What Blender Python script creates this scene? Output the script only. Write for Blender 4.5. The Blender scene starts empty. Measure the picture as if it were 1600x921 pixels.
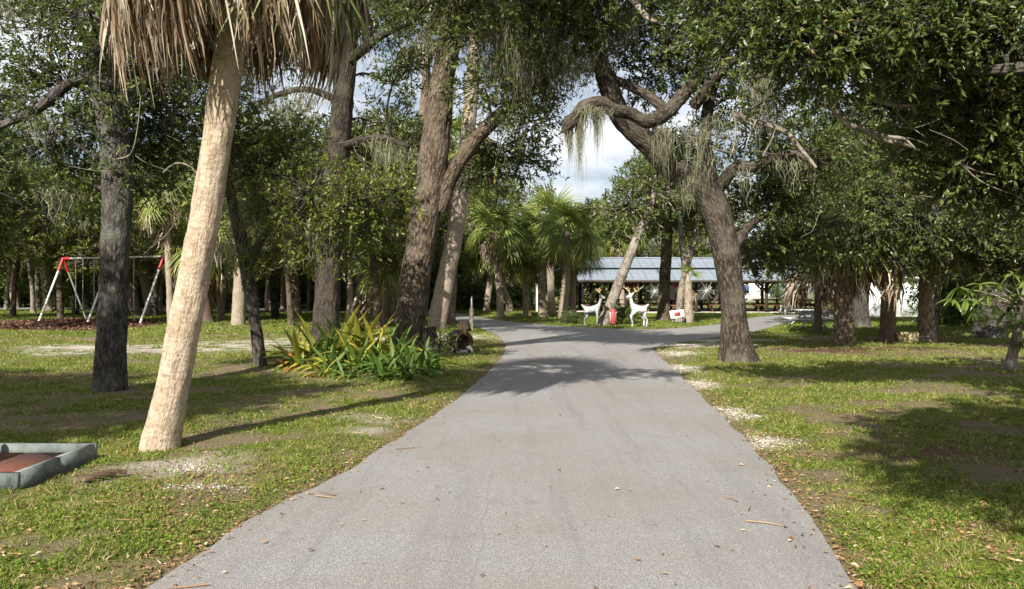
import bpy, bmesh, math, random
import numpy as np
from mathutils import Vector, Matrix

# ------------------------------------------------------------------ camera, sky, sun, exposure
sc = bpy.context.scene
COL = sc.collection
R = math.radians
F, HZ, EYE = 1256.0, 450.0, 1.6          # focal length and horizon in photo pixels, eye height in metres
cam_d = bpy.data.cameras.new('camera'); cam = bpy.data.objects.new('camera', cam_d); COL.objects.link(cam)
cam.location = (0, 0, EYE); cam.rotation_euler = (R(90), 0, 0)
cam_d.sensor_width = 36.0; cam_d.lens = 36.0 * F / 1600; cam_d.shift_y = -(460.5 - HZ) / 1600
cam_d.clip_start = 0.05; cam_d.clip_end = 2000
sc.camera = cam

SUN_AZ, SUN_EL = R(22), R(35)            # shadows run 22 degrees right of straight away
trav = Vector((math.sin(SUN_AZ) * math.cos(SUN_EL), math.cos(SUN_AZ) * math.cos(SUN_EL), -math.sin(SUN_EL)))
sun_d = bpy.data.lights.new('sun', 'SUN'); sun = bpy.data.objects.new('sun', sun_d); COL.objects.link(sun)
sun_d.energy = 5.0; sun_d.angle = R(0.5); sun_d.color = (1.0, 0.93, 0.82)
sun.rotation_euler = trav.to_track_quat('-Z', 'Y').to_euler()

w = bpy.data.worlds.new('World'); sc.world = w; w.use_nodes = True
nt = w.node_tree; nt.nodes.clear()
out = nt.nodes.new('ShaderNodeOutputWorld'); bg = nt.nodes.new('ShaderNodeBackground')
sky = nt.nodes.new('ShaderNodeTexSky'); sky.sky_type = 'NISHITA'; sky.sun_disc = False
sky.sun_elevation = SUN_EL; sky.sun_rotation = R(180) + SUN_AZ; sky.air_density = 1.0; sky.dust_density = 1.5; sky.ozone_density = 1.0
tc = nt.nodes.new('ShaderNodeTexCoord'); mp = nt.nodes.new('ShaderNodeMapping'); mp.inputs['Scale'].default_value = (1.2, 1.2, 4.0)
cn = nt.nodes.new('ShaderNodeTexNoise'); cn.inputs['Scale'].default_value = 2.2; cn.inputs['Detail'].default_value = 7; cn.inputs['Roughness'].default_value = 0.6
cr = nt.nodes.new('ShaderNodeValToRGB'); cr.color_ramp.elements[0].position = 0.38; cr.color_ramp.elements[1].position = 0.60
cmix = nt.nodes.new('ShaderNodeMixRGB'); cmix.inputs['Color2'].default_value = (11.5, 11.7, 12.2, 1)
cmul = nt.nodes.new('ShaderNodeMath'); cmul.operation = 'MULTIPLY'; cmul.inputs[1].default_value = 0.9
nt.links.new(tc.outputs['Generated'], mp.inputs['Vector']); nt.links.new(mp.outputs[0], cn.inputs['Vector'])
nt.links.new(cn.outputs['Fac'], cr.inputs[0]); nt.links.new(cr.outputs[0], cmul.inputs[0]); nt.links.new(cmul.outputs[0], cmix.inputs['Fac'])
nt.links.new(sky.outputs[0], cmix.inputs['Color1']); nt.links.new(cmix.outputs[0], bg.inputs['Color'])
bg.inputs['Strength'].default_value = 0.05
nt.links.new(bg.outputs[0], out.inputs[0])
sc.view_settings.view_transform = 'Standard'; sc.view_settings.look = 'None'
sc.view_settings.gamma = 1.0; sc.view_settings.use_curve_mapping = False
sc.view_settings.exposure = 1.02
sc.render.engine = 'CYCLES'
sc.cycles.max_bounces = 6; sc.cycles.diffuse_bounces = 3; sc.cycles.glossy_bounces = 2
sc.cycles.transmission_bounces = 3; sc.cycles.transparent_max_bounces = 4
sc.cycles.use_denoising = True
sc.cycles.caustics_reflective = False; sc.cycles.caustics_refractive = False

# ------------------------------------------------------------------ helpers
rng = np.random.default_rng(7)
def W(px, py, d):                          # a photo pixel at a chosen distance -> a point of the place
    return np.array([(px - 800) * d / F, d, EYE + (HZ - py) * d / F])
def GP(px, py):                            # a photo pixel on the ground
    d = F * EYE / (py - HZ)
    return np.array([(px - 800) * d / F, d, 0.0])

_T = np.random.default_rng(99).random(65536)
def vnoise(p, seed=0):
    p = np.asarray(p, float); i = np.floor(p).astype(np.int64); f = p - i; f = f * f * (3 - 2 * f)
    r = np.zeros(len(p))
    for dx in (0, 1):
        wx = f[:, 0] if dx else 1 - f[:, 0]
        for dy in (0, 1):
            wy = f[:, 1] if dy else 1 - f[:, 1]
            for dz in (0, 1):
                wz = f[:, 2] if dz else 1 - f[:, 2]
                h = ((i[:, 0] + dx) * 73856093 ^ (i[:, 1] + dy) * 19349663 ^ (i[:, 2] + dz) * 83492791 ^ (seed * 2654435 + 77)) & 0xFFFF
                r += _T[h] * wx * wy * wz
    return r
def fbm(p, seed=0, octs=3):
    p = np.asarray(p, float); r = np.zeros(len(p)); a = 0.5; s = 0
    for k in range(octs):
        r += a * vnoise(p * 2 ** k, seed + k); s += a; a *= 0.5
    return r / s
def nrm(v):
    return v / np.maximum(np.linalg.norm(v, axis=-1, keepdims=True), 1e-9)
def sph(n, g=None):
    g = g or rng
    return nrm(g.normal(size=(n, 3)))
def smooth(a, b, x):
    t = np.clip((x - a) / (b - a), 0, 1); return t * t * (3 - 2 * t)

class MB:                                   # collects faces, then links them as one mesh
    def __init__(s): s.v = []; s.f = {3: [], 4: []}; s.m = {3: [], 4: []}; s.t = []; s.c = []; s.n = 0
    def add(s, V, Fc, mat=0, tint=None, co=None):
        V = np.asarray(V, float).reshape(-1, 3); Fc = np.asarray(Fc, int)
        if len(V) == 0: return s
        k = Fc.shape[1]
        s.f[k].append(Fc + s.n); s.m[k].append(np.full(len(Fc), mat))
        s.v.append(V); s.n += len(V)
        s.t.append(np.full(len(V), 0.5) if tint is None else np.broadcast_to(np.asarray(tint, float), (len(V),)))
        s.c.append(V if co is None else np.asarray(co, float))
        return s
    def box(s, c, size, mat=0, rot=None, tint=None):
        hx, hy, hz = np.array(size) / 2
        V = np.array([(x, y, z) for z in (-hz, hz) for y in (-hy, hy) for x in (-hx, hx)])
        if rot is not None: V = V @ np.array(rot).T
        return s.add(V + np.array(c), [(0, 2, 3, 1), (4, 5, 7, 6), (0, 1, 5, 4), (2, 6, 7, 3), (0, 4, 6, 2), (1, 3, 7, 5)], mat, tint)
    def bar(s, a, b, wd, ht, mat=0, up=(0, 0, 1)):   # a square bar from a to b
        a = np.array(a, float); b = np.array(b, float); d = b - a; L = np.linalg.norm(d); x = d / L
        u = np.array(up, float); y = np.cross(u, x)
        if np.linalg.norm(y) < 1e-4: y = np.cross((0, 1, 0), x)
        y /= np.linalg.norm(y); z = np.cross(x, y)
        return s.box((a + b) / 2, (L, wd, ht), mat, np.array([x, y, z]).T)
    def tube(s, pts, rad, sides=8, step=None, mat=0, disp=None, tint=None, cap=False, flare=None):
        V, Q, co = tube(pts, rad, sides, step, disp, flare)
        s.add(V, Q, mat, tint, co)
        if cap:
            for ring in (np.arange(sides)[::-1], np.arange(len(V) - sides, len(V))):
                c = V[ring].mean(0); VV = np.vstack([V[ring], c]); n = len(ring)
                s.add(VV, [(i, (i + 1) % n, n) for i in range(n)], mat, tint)
        return s
    def data(s, name, mats, origin=(0, 0, 0), shade=True):
        me = bpy.data.meshes.new(name)
        V = np.vstack(s.v) - np.array(origin)
        f3 = np.vstack(s.f[3]) if s.f[3] else np.zeros((0, 3), int); f4 = np.vstack(s.f[4]) if s.f[4] else np.zeros((0, 4), int)
        mi = np.concatenate(s.m[3] + s.m[4]) if (s.m[3] or s.m[4]) else np.zeros(0)
        me.vertices.add(len(V)); me.vertices.foreach_set('co', V.ravel().astype(np.float32))
        loops = np.concatenate([f3.ravel(), f4.ravel()]); me.loops.add(len(loops)); me.loops.foreach_set('vertex_index', loops.astype(np.int32))
        np_ = len(f3) + len(f4); me.polygons.add(np_)
        ls = np.concatenate([np.arange(len(f3)) * 3, len(f3) * 3 + np.arange(len(f4)) * 4])
        me.polygons.foreach_set('loop_start', ls.astype(np.int32))
        me.polygons.foreach_set('material_index', mi.astype(np.int32))
        me.polygons.foreach_set('use_smooth', np.full(np_, bool(shade)))
        a = me.attributes.new('tint', 'FLOAT', 'POINT'); a.data.foreach_set('value', np.concatenate(s.t).astype(np.float32))
        a = me.attributes.new('barkco', 'FLOAT_VECTOR', 'POINT'); a.data.foreach_set('vector', np.vstack(s.c).ravel().astype(np.float32))
        for m in (mats if isinstance(mats, (list, tuple)) else [mats]): me.materials.append(m)
        me.update(calc_edges=True); me.validate()
        return me
    def build(s, name, mats, parent=None, kind=None, shade=True):
        org = parent_world(parent)
        return part(name, s.data(name, mats, org, shade), parent, kind)

def parent_world(p):
    o = np.zeros(3)
    while p is not None: o = o + np.array(p.location); p = p.parent
    return o
def part(name, me, parent=None, kind=None, loc=None, rot=None, scale=None):
    o = bpy.data.objects.new(name, me); COL.objects.link(o)
    if parent is not None: o.parent = parent
    if kind: o['kind'] = kind
    if loc is not None: o.location = loc
    if rot is not None: o.rotation_euler = rot
    if scale is not None: o.scale = scale if hasattr(scale, '__len__') else (scale,) * 3
    return o
def tag(o, label=None, cat=None, group=None, kind=None):
    if label: o['label'] = label
    if cat: o['category'] = cat
    if group: o['group'] = group
    if kind: o['kind'] = kind
    return o
def thing(name, label, cat, loc=(0, 0, 0), group=None):
    o = bpy.data.objects.new(name, None); COL.objects.link(o); o.location = tuple(loc); o.empty_display_size = 0.2
    return tag(o, label, cat, group)
def copy_tree(o, parent=None):
    c = o.copy(); COL.objects.link(c); c.parent = parent
    for ch in list(o.children): copy_tree(ch, c)
    return c

def resample(P, Rd, step):
    P = np.asarray(P, float); Rd = np.asarray(Rd, float)
    if len(P) == 2: Q = P
    E = np.vstack([2 * P[0] - P[1], P, 2 * P[-1] - P[-2]])
    op, orr = [], []
    for i in range(len(P) - 1):
        p0, p1, p2, p3 = E[i:i + 4]; n = max(1, int(round(np.linalg.norm(p2 - p1) / step)))
        t = (np.arange(n) / n)[:, None]
        op.append(0.5 * ((2 * p1) + (-p0 + p2) * t + (2 * p0 - 5 * p1 + 4 * p2 - p3) * t ** 2 + (-p0 + 3 * p1 - 3 * p2 + p3) * t ** 3))
        orr.append(Rd[i] + (Rd[i + 1] - Rd[i]) * t[:, 0])
    op.append(P[-1:]); orr.append(Rd[-1:])
    return np.vstack(op), np.concatenate(orr)
def tube(pts, rad, sides=8, step=None, disp=None, flare=None):
    P = np.asarray(pts, float); rad = np.broadcast_to(np.asarray(rad, float), (len(P),))
    if step: P, rad = resample(P, rad, step)
    n = len(P); T = np.gradient(P, axis=0) if n > 2 else np.repeat((P[1] - P[0])[None], n, 0)
    T = nrm(T); u = np.cross(T[0], (0, 1, 0) if abs(T[0][1]) < 0.9 else (1, 0, 0)); u /= np.linalg.norm(u)
    U = np.zeros((n, 3))
    for i in range(n):
        u = u - T[i] * np.dot(u, T[i]); u /= np.linalg.norm(u); U[i] = u
    B = np.cross(T, U); th = np.arange(sides) / sides * 2 * math.pi
    s = np.concatenate([[0], np.cumsum(np.linalg.norm(np.diff(P, axis=0), axis=1))])
    c, sn = np.cos(th), np.sin(th)
    co = np.stack([rad[:, None] * c, rad[:, None] * sn, np.repeat(s[:, None], sides, 1)], -1).reshape(-1, 3)
    rr = np.repeat(rad[:, None], sides, 1).ravel()
    if disp is not None: rr = rr + disp(co, rr)
    if flare is not None:                    # buttress roots at the foot
        k, amp, h = flare; TH = np.tile(th, n)
        rr = rr * (1 + amp * np.exp(-co[:, 2] / h) * (0.55 + 0.45 * np.cos(k * TH + 1.3) + 0.2 * np.cos((k + 2) * TH)))
    rr = rr.reshape(n, sides)
    V = P[:, None] + rr[..., None] * (U[:, None] * c[None, :, None] + B[:, None] * sn[None, :, None])
    i = np.arange(n - 1)[:, None] * sides; j = np.arange(sides)[None]; j2 = (j + 1) % sides
    Q = np.stack([i + j, i + j2, i + sides + j2, i + sides + j], -1).reshape(-1, 4)
    return V.reshape(-1, 3), Q, co

# ------------------------------------------------------------------ materials
def mat(name):
    m = bpy.data.materials.new(name); m.use_nodes = True
    n = m.node_tree; b = n.nodes['Principled BSDF']
    return m, n, b
def ramp(n, src, stops):
    r = n.nodes.new('ShaderNodeValToRGB'); e = r.color_ramp.elements
    while len(e) < len(stops): e.new(0.5)
    for k, (p, c) in enumerate(stops): e[k].position = p; e[k].color = (*c, 1)
    n.links.new(src, r.inputs[0]); return r.outputs[0]
def attr(n, name, out='Fac'):
    a = n.nodes.new('ShaderNodeAttribute'); a.attribute_name = name; return a.outputs[out]
def noise(n, vec, scale, detail=4, rough=0.55, sc3=None):
    if sc3:
        m = n.nodes.new('ShaderNodeMapping'); m.inputs['Scale'].default_value = sc3; n.links.new(vec, m.inputs['Vector']); vec = m.outputs[0]
    t = n.nodes.new('ShaderNodeTexNoise'); t.inputs['Scale'].default_value = scale; t.inputs['Detail'].default_value = detail
    t.inputs['Roughness'].default_value = rough; n.links.new(vec, t.inputs['Vector']); return t.outputs['Fac']
def voro(n, vec, scale, sc3=None, feature='F1'):
    if sc3:
        m = n.nodes.new('ShaderNodeMapping'); m.inputs['Scale'].default_value = sc3; n.links.new(vec, m.inputs['Vector']); vec = m.outputs[0]
    t = n.nodes.new('ShaderNodeTexVoronoi'); t.feature = feature; t.inputs['Scale'].default_value = scale
    n.links.new(vec, t.inputs['Vector']); return t.outputs['Distance']
def mixc(n, fac, a, b, mode='MIX'):
    m = n.nodes.new('ShaderNodeMixRGB'); m.blend_type = mode
    for s, k in ((fac, 'Fac'), (a, 'Color1'), (b, 'Color2')):
        if hasattr(s, 'is_linked') or hasattr(s, 'links'): n.links.new(s, m.inputs[k])
        else: m.inputs[k].default_value = s if k == 'Fac' else (*s, 1)
    return m.outputs[0]
def mth(n, op, a, b=0.0):
    m = n.nodes.new('ShaderNodeMath'); m.operation = op
    for s, k in ((a, 0), (b, 1)):
        if hasattr(s, 'links'): n.links.new(s, m.inputs[k])
        else: m.inputs[k].default_value = s
    return m.outputs[0]
def bump(n, b, h, dist, strength=1.0):
    p = n.nodes.new('ShaderNodeBump'); p.inputs['Distance'].default_value = dist; p.inputs['Strength'].default_value = strength
    n.links.new(h, p.inputs['Height']); n.links.new(p.outputs[0], b.inputs['Normal'])
def geo(n): return n.nodes.new('ShaderNodeNewGeometry').outputs['Position']
def objco(n): return n.nodes.new('ShaderNodeTexCoord').outputs['Object']

def bark_mat(name, dark, mid, light, vs=26, stretch=0.28, depth=0.02, lichen=None):
    m, n, b = mat(name); co = attr(n, 'barkco', 'Vector')
    nz = noise(n, co, 9, 5); wob = mixc(n, 0.12, co, nz, 'ADD')
    v = voro(n, wob, vs, (1, 1, stretch)); fine = noise(n, co, 60, 4, 0.6, (1, 1, 0.4)); big = noise(n, co, 2.2, 3)
    h = mth(n, 'ADD', mth(n, 'MULTIPLY', v, -1.0), mth(n, 'MULTIPLY', fine, 0.35))
    c = ramp(n, mth(n, 'ADD', v, mth(n, 'MULTIPLY', fine, 0.35)), [(0.1, light), (0.42, mid), (0.8, dark)])
    c = mixc(n, ramp(n, big, [(0.42, (0, 0, 0)), (0.68, (0.75, 0.75, 0.75))]), c, lichen or light)
    c = mixc(n, 0.5, c, ramp(n, fine, [(0.25, (0.45, 0.45, 0.45)), (0.75, (1.35, 1.35, 1.35))]), 'MULTIPLY')
    n.links.new(c, b.inputs['Base Color']); b.inputs['Roughness'].default_value = 0.92; b.inputs['Specular IOR Level'].default_value = 0.2
    bump(n, b, h, depth, 1.0); return m
M = {}
M['oak_bark'] = bark_mat('oak_bark', (0.035, 0.03, 0.026), (0.10, 0.088, 0.076), (0.19, 0.175, 0.155), 24, 0.3, 0.03, (0.13, 0.13, 0.115))
M['oak_bark_brown'] = bark_mat('oak_bark_brown', (0.045, 0.034, 0.024), (0.15, 0.115, 0.08), (0.27, 0.215, 0.155), 22, 0.3, 0.03, (0.17, 0.14, 0.11))
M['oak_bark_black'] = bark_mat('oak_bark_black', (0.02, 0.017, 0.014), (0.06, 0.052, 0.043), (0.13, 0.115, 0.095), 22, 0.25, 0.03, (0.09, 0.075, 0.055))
M['oak_bark_shaded'] = bark_mat('oak_bark_shaded', (0.03, 0.024, 0.019), (0.095, 0.078, 0.06), (0.185, 0.155, 0.12), 22, 0.3, 0.03, (0.12, 0.11, 0.085))  # brown bark darkened to carry canopy shade on the limbs in its colour
M['pale_bark'] = bark_mat('pale_bark', (0.11, 0.095, 0.075), (0.27, 0.235, 0.19), (0.40, 0.36, 0.30), 18, 0.35, 0.012, (0.33, 0.30, 0.26))
M['red_bark'] = bark_mat('red_bark', (0.05, 0.03, 0.02), (0.17, 0.10, 0.065), (0.28, 0.18, 0.12), 20, 0.25, 0.02)

def palm_bark(name, a, bcol, ccol):
    m, n, b = mat(name); co = attr(n, 'barkco', 'Vector')
    sep = n.nodes.new('ShaderNodeSeparateXYZ'); n.links.new(co, sep.inputs[0])
    w1 = noise(n, co, 3.0, 4); zz = mth(n, 'ADD', mth(n, 'MULTIPLY', sep.outputs[2], 105.0), mth(n, 'MULTIPLY', w1, 22.0))
    ring = mth(n, 'SINE', zz); crack = noise(n, co, 30, 4, 0.6, (1, 1, 0.12)); big = noise(n, co, 2.6, 4, 0.6)
    fine = noise(n, co, 42, 4, 0.7, (1, 1, 0.75))
    c = ramp(n, big, [(0.32, bcol), (0.46, a), (0.56, bcol), (0.66, a), (0.8, bcol)])
    c = mixc(n, ramp(n, noise(n, co, 11, 5, 0.7), [(0.5, (0, 0, 0)), (0.72, (0.8, 0.8, 0.8))]), c, tuple(x * 0.55 for x in bcol))
    c = mixc(n, ramp(n, fine, [(0.3, (0.75, 0.75, 0.75)), (0.55, (0.15, 0.15, 0.15)), (0.7, (0, 0, 0))]), c, ccol)
    c = mixc(n, ramp(n, crack, [(0.30, (0.8, 0.8, 0.8)), (0.42, (0, 0, 0))]), c, ccol)
    spot = noise(n, co, 5.5, 2, 0.5)
    c = mixc(n, ramp(n, spot, [(0.66, (0, 0, 0)), (0.74, (0.7, 0.7, 0.7))]), c, (0.30, 0.155, 0.06))
    n.links.new(c, b.inputs['Base Color']); b.inputs['Roughness'].default_value = 0.9; b.inputs['Specular IOR Level'].default_value = 0.2
    h = mth(n, 'ADD', mth(n, 'MULTIPLY', ring, 0.05), mth(n, 'ADD', mth(n, 'MULTIPLY', crack, 1.2), mth(n, 'MULTIPLY', fine, 0.8)))
    bump(n, b, h, 0.022, 1.0); return m
M['palm_bark'] = palm_bark('palm_bark', (0.56, 0.475, 0.37), (0.40, 0.325, 0.235), (0.22, 0.15, 0.095))
M['palm_bark_grey'] = palm_bark('palm_bark_grey', (0.40, 0.345, 0.28), (0.31, 0.26, 0.205), (0.14, 0.11, 0.085))
M['palm_bark_brown'] = palm_bark('palm_bark_brown', (0.21, 0.16, 0.12), (0.15, 0.11, 0.083), (0.065, 0.048, 0.035))

def leaf_mat(name, stops, trans=0.3, rough=0.42, tcol=None, spec=0.5):
    m, n, b = mat(name); o = n.nodes['Material Output']
    c = ramp(n, attr(n, 'tint'), stops)
    n.links.new(c, b.inputs['Base Color']); b.inputs['Roughness'].default_value = rough; b.inputs['Specular IOR Level'].default_value = spec
    t = n.nodes.new('ShaderNodeBsdfTranslucent'); tc_ = mixc(n, 0.6, c, tcol or (0.16, 0.24, 0.03))
    n.links.new(tc_, t.inputs[0]); mx = n.nodes.new('ShaderNodeMixShader'); mx.inputs[0].default_value = trans
    n.links.new(b.outputs[0], mx.inputs[1]); n.links.new(t.outputs[0], mx.inputs[2]); n.links.new(mx.outputs[0], o.inputs[0]); return m
M['oak_leaf'] = leaf_mat('oak_leaf', [(0.0, (0.04, 0.065, 0.016)), (0.5, (0.095, 0.13, 0.03)), (0.9, (0.18, 0.195, 0.05)), (1.0, (0.30, 0.21, 0.06))], 0.3, 0.40, None, 0.45)
M['olive_leaf'] = leaf_mat('olive_leaf', [(0.0, (0.06, 0.09, 0.015)), (0.5, (0.155, 0.185, 0.03)), (1.0, (0.32, 0.30, 0.055))], 0.38, 0.42)
M['fresh_leaf'] = leaf_mat('fresh_leaf', [(0.0, (0.05, 0.10, 0.018)), (0.5, (0.12, 0.19, 0.03)), (1.0, (0.26, 0.28, 0.06))], 0.4, 0.4)
M['frond_green'] = leaf_mat('frond_green', [(0.0, (0.08, 0.13, 0.025)), (0.5, (0.18, 0.24, 0.05)), (1.0, (0.36, 0.36, 0.09))], 0.34, 0.42, (0.25, 0.32, 0.05))
M['frond_yellow'] = leaf_mat('frond_yellow', [(0.0, (0.12, 0.16, 0.03)), (0.5, (0.22, 0.25, 0.06)), (1.0, (0.42, 0.36, 0.10))], 0.35, 0.5, (0.35, 0.33, 0.08))
M['frond_dead'] = leaf_mat('frond_dead', [(0.0, (0.08, 0.042, 0.02)), (0.35, (0.18, 0.13, 0.08)), (0.7, (0.33, 0.275, 0.20)), (1.0, (0.50, 0.465, 0.39))], 0.15, 0.7, (0.4, 0.25, 0.1), 0.25)
M['moss'] = leaf_mat('moss', [(0.0, (0.16, 0.165, 0.11)), (0.5, (0.27, 0.27, 0.185)), (1.0, (0.36, 0.35, 0.23))], 0.4, 0.9, (0.3, 0.3, 0.18), 0.1)
M['brom_green'] = leaf_mat('brom_green', [(0.0, (0.03, 0.065, 0.012)), (0.5, (0.065, 0.12, 0.022)), (1.0, (0.15, 0.22, 0.045))], 0.25, 0.5, None, 0.35)
M['brom_yellow'] = leaf_mat('brom_yellow', [(0.0, (0.10, 0.15, 0.02)), (0.5, (0.26, 0.27, 0.035)), (1.0, (0.46, 0.36, 0.08))], 0.3, 0.5, (0.5, 0.42, 0.06), 0.35)
M['brom_orange'] = leaf_mat('brom_orange', [(0.0, (0.20, 0.06, 0.02)), (0.5, (0.42, 0.15, 0.04)), (1.0, (0.50, 0.27, 0.09))], 0.3, 0.5, (0.45, 0.18, 0.05))
M['grass'] = leaf_mat('grass', [(0.0, (0.06, 0.11, 0.012)), (0.45, (0.13, 0.205, 0.022)), (0.75, (0.24, 0.27, 0.045)), (0.86, (0.34, 0.27, 0.13)), (1.0, (0.42, 0.33, 0.19))], 0.3, 0.6, (0.26, 0.30, 0.05), 0.2)
M['litter'] = leaf_mat('litter', [(0.0, (0.10, 0.05, 0.025)), (0.45, (0.24, 0.13, 0.06)), (0.75, (0.36, 0.24, 0.12)), (1.0, (0.55, 0.47, 0.35))], 0.1, 0.7, (0.3, 0.15, 0.06), 0.2)

def plain(name, c, rough=0.6, metal=0.0, var=0.12, sc_=6.0, bmp=0.0, stretch=None, spec=0.4):
    m, n, b = mat(name); p = objco(n); nz = noise(n, p, sc_, 5, 0.6, stretch)
    col = ramp(n, nz, [(0.25, tuple(x * (1 - var * 2) for x in c)), (0.5, c), (0.75, tuple(min(1, x * (1 + var)) for x in c))])
    n.links.new(col, b.inputs['Base Color']); b.inputs['Roughness'].default_value = rough; b.inputs['Metallic'].default_value = metal
    b.inputs['Specular IOR Level'].default_value = spec
    if bmp: bump(n, b, noise(n, p, sc_ * 6, 4, 0.6, stretch), bmp)
    return m
M['grey_paint'] = plain('grey_paint', (0.15, 0.175, 0.165), 0.65, 0, 0.3, 7, 0.004)
M['pit_mat'] = plain('pit_mat', (0.13, 0.045, 0.026), 0.85, 0, 0.25, 14, 0.004)
M['black_rubber'] = plain('black_rubber', (0.02, 0.02, 0.02), 0.6)
M['white_metal'] = plain('white_metal', (0.78, 0.78, 0.76), 0.35, 0, 0.05, 8)
M['galv'] = plain('galv', (0.42, 0.43, 0.43), 0.45, 0.4, 0.1, 10)
M['red_paint'] = plain('red_paint', (0.40, 0.022, 0.03), 0.4, 0, 0.12)
M['pink_red'] = plain('pink_red', (0.42, 0.075, 0.08), 0.5, 0, 0.12)
M['roof_metal'] = plain('roof_metal', (0.25, 0.29, 0.335), 0.5, 0.25, 0.14, 1.6)
M['dark_wood'] = plain('dark_wood', (0.045, 0.032, 0.024), 0.8, 0, 0.25, 5, 0.004)
M['table_wood'] = plain('table_wood', (0.13, 0.065, 0.038), 0.8, 0, 0.25, 5, 0.004)
M['white_paint'] = plain('white_paint', (0.74, 0.75, 0.76), 0.6, 0, 0.08, 1.5)
M['shed_white'] = plain('shed_white', (0.72, 0.78, 0.80), 0.65, 0, 0.08, 1.2)
M['blue_panel'] = plain('blue_panel', (0.05, 0.10, 0.34), 0.5)
M['tinsel'] = plain('tinsel', (0.60, 0.61, 0.62), 0.4, 0.1, 0.45, 22, 0.02)
M['tinsel_silver'] = plain('tinsel_silver', (0.46, 0.48, 0.50), 0.4, 0.2, 0.6, 24, 0.03)
M['gold'] = plain('gold', (0.44, 0.34, 0.19), 0.5, 0.1, 0.2, 12)
M['stone_tan'] = plain('stone_tan', (0.42, 0.35, 0.20), 0.9, 0, 0.25, 6, 0.02)
M['concrete'] = plain('concrete', (0.42, 0.40, 0.37), 0.9, 0, 0.15, 3, 0.003)
M['log_end'] = plain('log_end', (0.085, 0.052, 0.03), 0.9, 0, 0.35, 16, 0.01)
M['box_green'] = plain('box_green', (0.06, 0.085, 0.06), 0.5)
M['shell'] = plain('shell', (0.46, 0.43, 0.38), 0.8, 0, 0.15, 30)
M['yellow_board'] = plain('yellow_board', (0.5, 0.42, 0.2), 0.8)

# asphalt
m, n, b = mat('asphalt'); p = geo(n)
f1 = voro(n, p, 120); f2 = noise(n, p, 75, 4, 0.75); big = noise(n, p, 0.45, 5, 0.6); mid = noise(n, p, 2.6, 4, 0.6)
grit = mth(n, 'ADD', mth(n, 'MULTIPLY', f1, 0.7), mth(n, 'MULTIPLY', f2, 0.6))
c = ramp(n, grit, [(0.25, (0.092, 0.091, 0.092)), (0.52, (0.172, 0.170, 0.171)), (0.85, (0.32, 0.315, 0.312))])
c = mixc(n, ramp(n, big, [(0.40, (0, 0, 0)), (0.7, (0.55, 0.55, 0.55))]), c, (0.20, 0.172, 0.142))
stre = noise(n, p, 1.1, 5, 0.65, (2.6, 0.12, 1)); c = mixc(n, ramp(n, stre, [(0.5, (0, 0, 0)), (0.7, (0.35, 0.35, 0.35))]), c, (0.125, 0.12, 0.118))
c = mixc(n, ramp(n, mid, [(0.58, (0, 0, 0)), (0.78, (0.35, 0.35, 0.35))]), c, (0.13, 0.105, 0.085))
crk = voro(n, mixc(n, 0.35, p, noise(n, p, 1.7, 4), 'ADD'), 0.42, None, 'DISTANCE_TO_EDGE')
c = mixc(n, ramp(n, crk, [(0.0, (0.25, 0.25, 0.25)), (0.002, (0, 0, 0))]), c, (0.08, 0.075, 0.07))
n.links.new(c, b.inputs['Base Color']); b.inputs['Roughness'].default_value = 0.86; b.inputs['Specular IOR Level'].default_value = 0.35
bump(n, b, grit, 0.006, 0.8); M['asphalt'] = m

# ground: turf with bare soil, sand and mulch where the attributes say so
m, n, b = mat('turf'); p = geo(n)
a1 = noise(n, p, 0.9, 6, 0.65); a2 = noise(n, p, 7, 5, 0.65); a3 = noise(n, p, 45, 3, 0.6); a4 = noise(n, p, 140, 2)
c = ramp(n, a2, [(0.28, (0.055, 0.095, 0.014)), (0.46, (0.12, 0.165, 0.025)), (0.62, (0.20, 0.215, 0.045)), (0.78, (0.27, 0.215, 0.10))])
c = mixc(n, ramp(n, a1, [(0.48, (0, 0, 0)), (0.72, (0.5, 0.5, 0.5))]), c, (0.24, 0.215, 0.075))
c = mixc(n, 0.75, c, ramp(n, a3, [(0.3, (0.45, 0.5, 0.4)), (0.7, (1.4, 1.35, 1.25))]), 'MULTIPLY')
soil = ramp(n, a4, [(0.3, (0.13, 0.09, 0.06)), (0.55, (0.27, 0.205, 0.14)), (0.75, (0.42, 0.36, 0.28))])
c = mixc(n, attr(n, 'dirt'), c, soil)
sand = ramp(n, a3, [(0.3, (0.38, 0.34, 0.28)), (0.55, (0.62, 0.58, 0.51)), (0.8, (0.76, 0.73, 0.68))])
c = mixc(n, attr(n, 'sand'), c, sand)
mul = ramp(n, a4, [(0.3, (0.03, 0.014, 0.010)), (0.55, (0.11, 0.045, 0.028)), (0.78, (0.23, 0.11, 0.07))])
c = mixc(n, attr(n, 'mulch'), c, mul)
n.links.new(c, b.inputs['Base Color']); b.inputs['Roughness'].default_value = 0.95; b.inputs['Specular IOR Level'].default_value = 0.1
bump(n, b, mth(n, 'ADD', a3, mth(n, 'MULTIPLY', a4, 0.6)), 0.05, 0.9); M['turf'] = m

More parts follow.
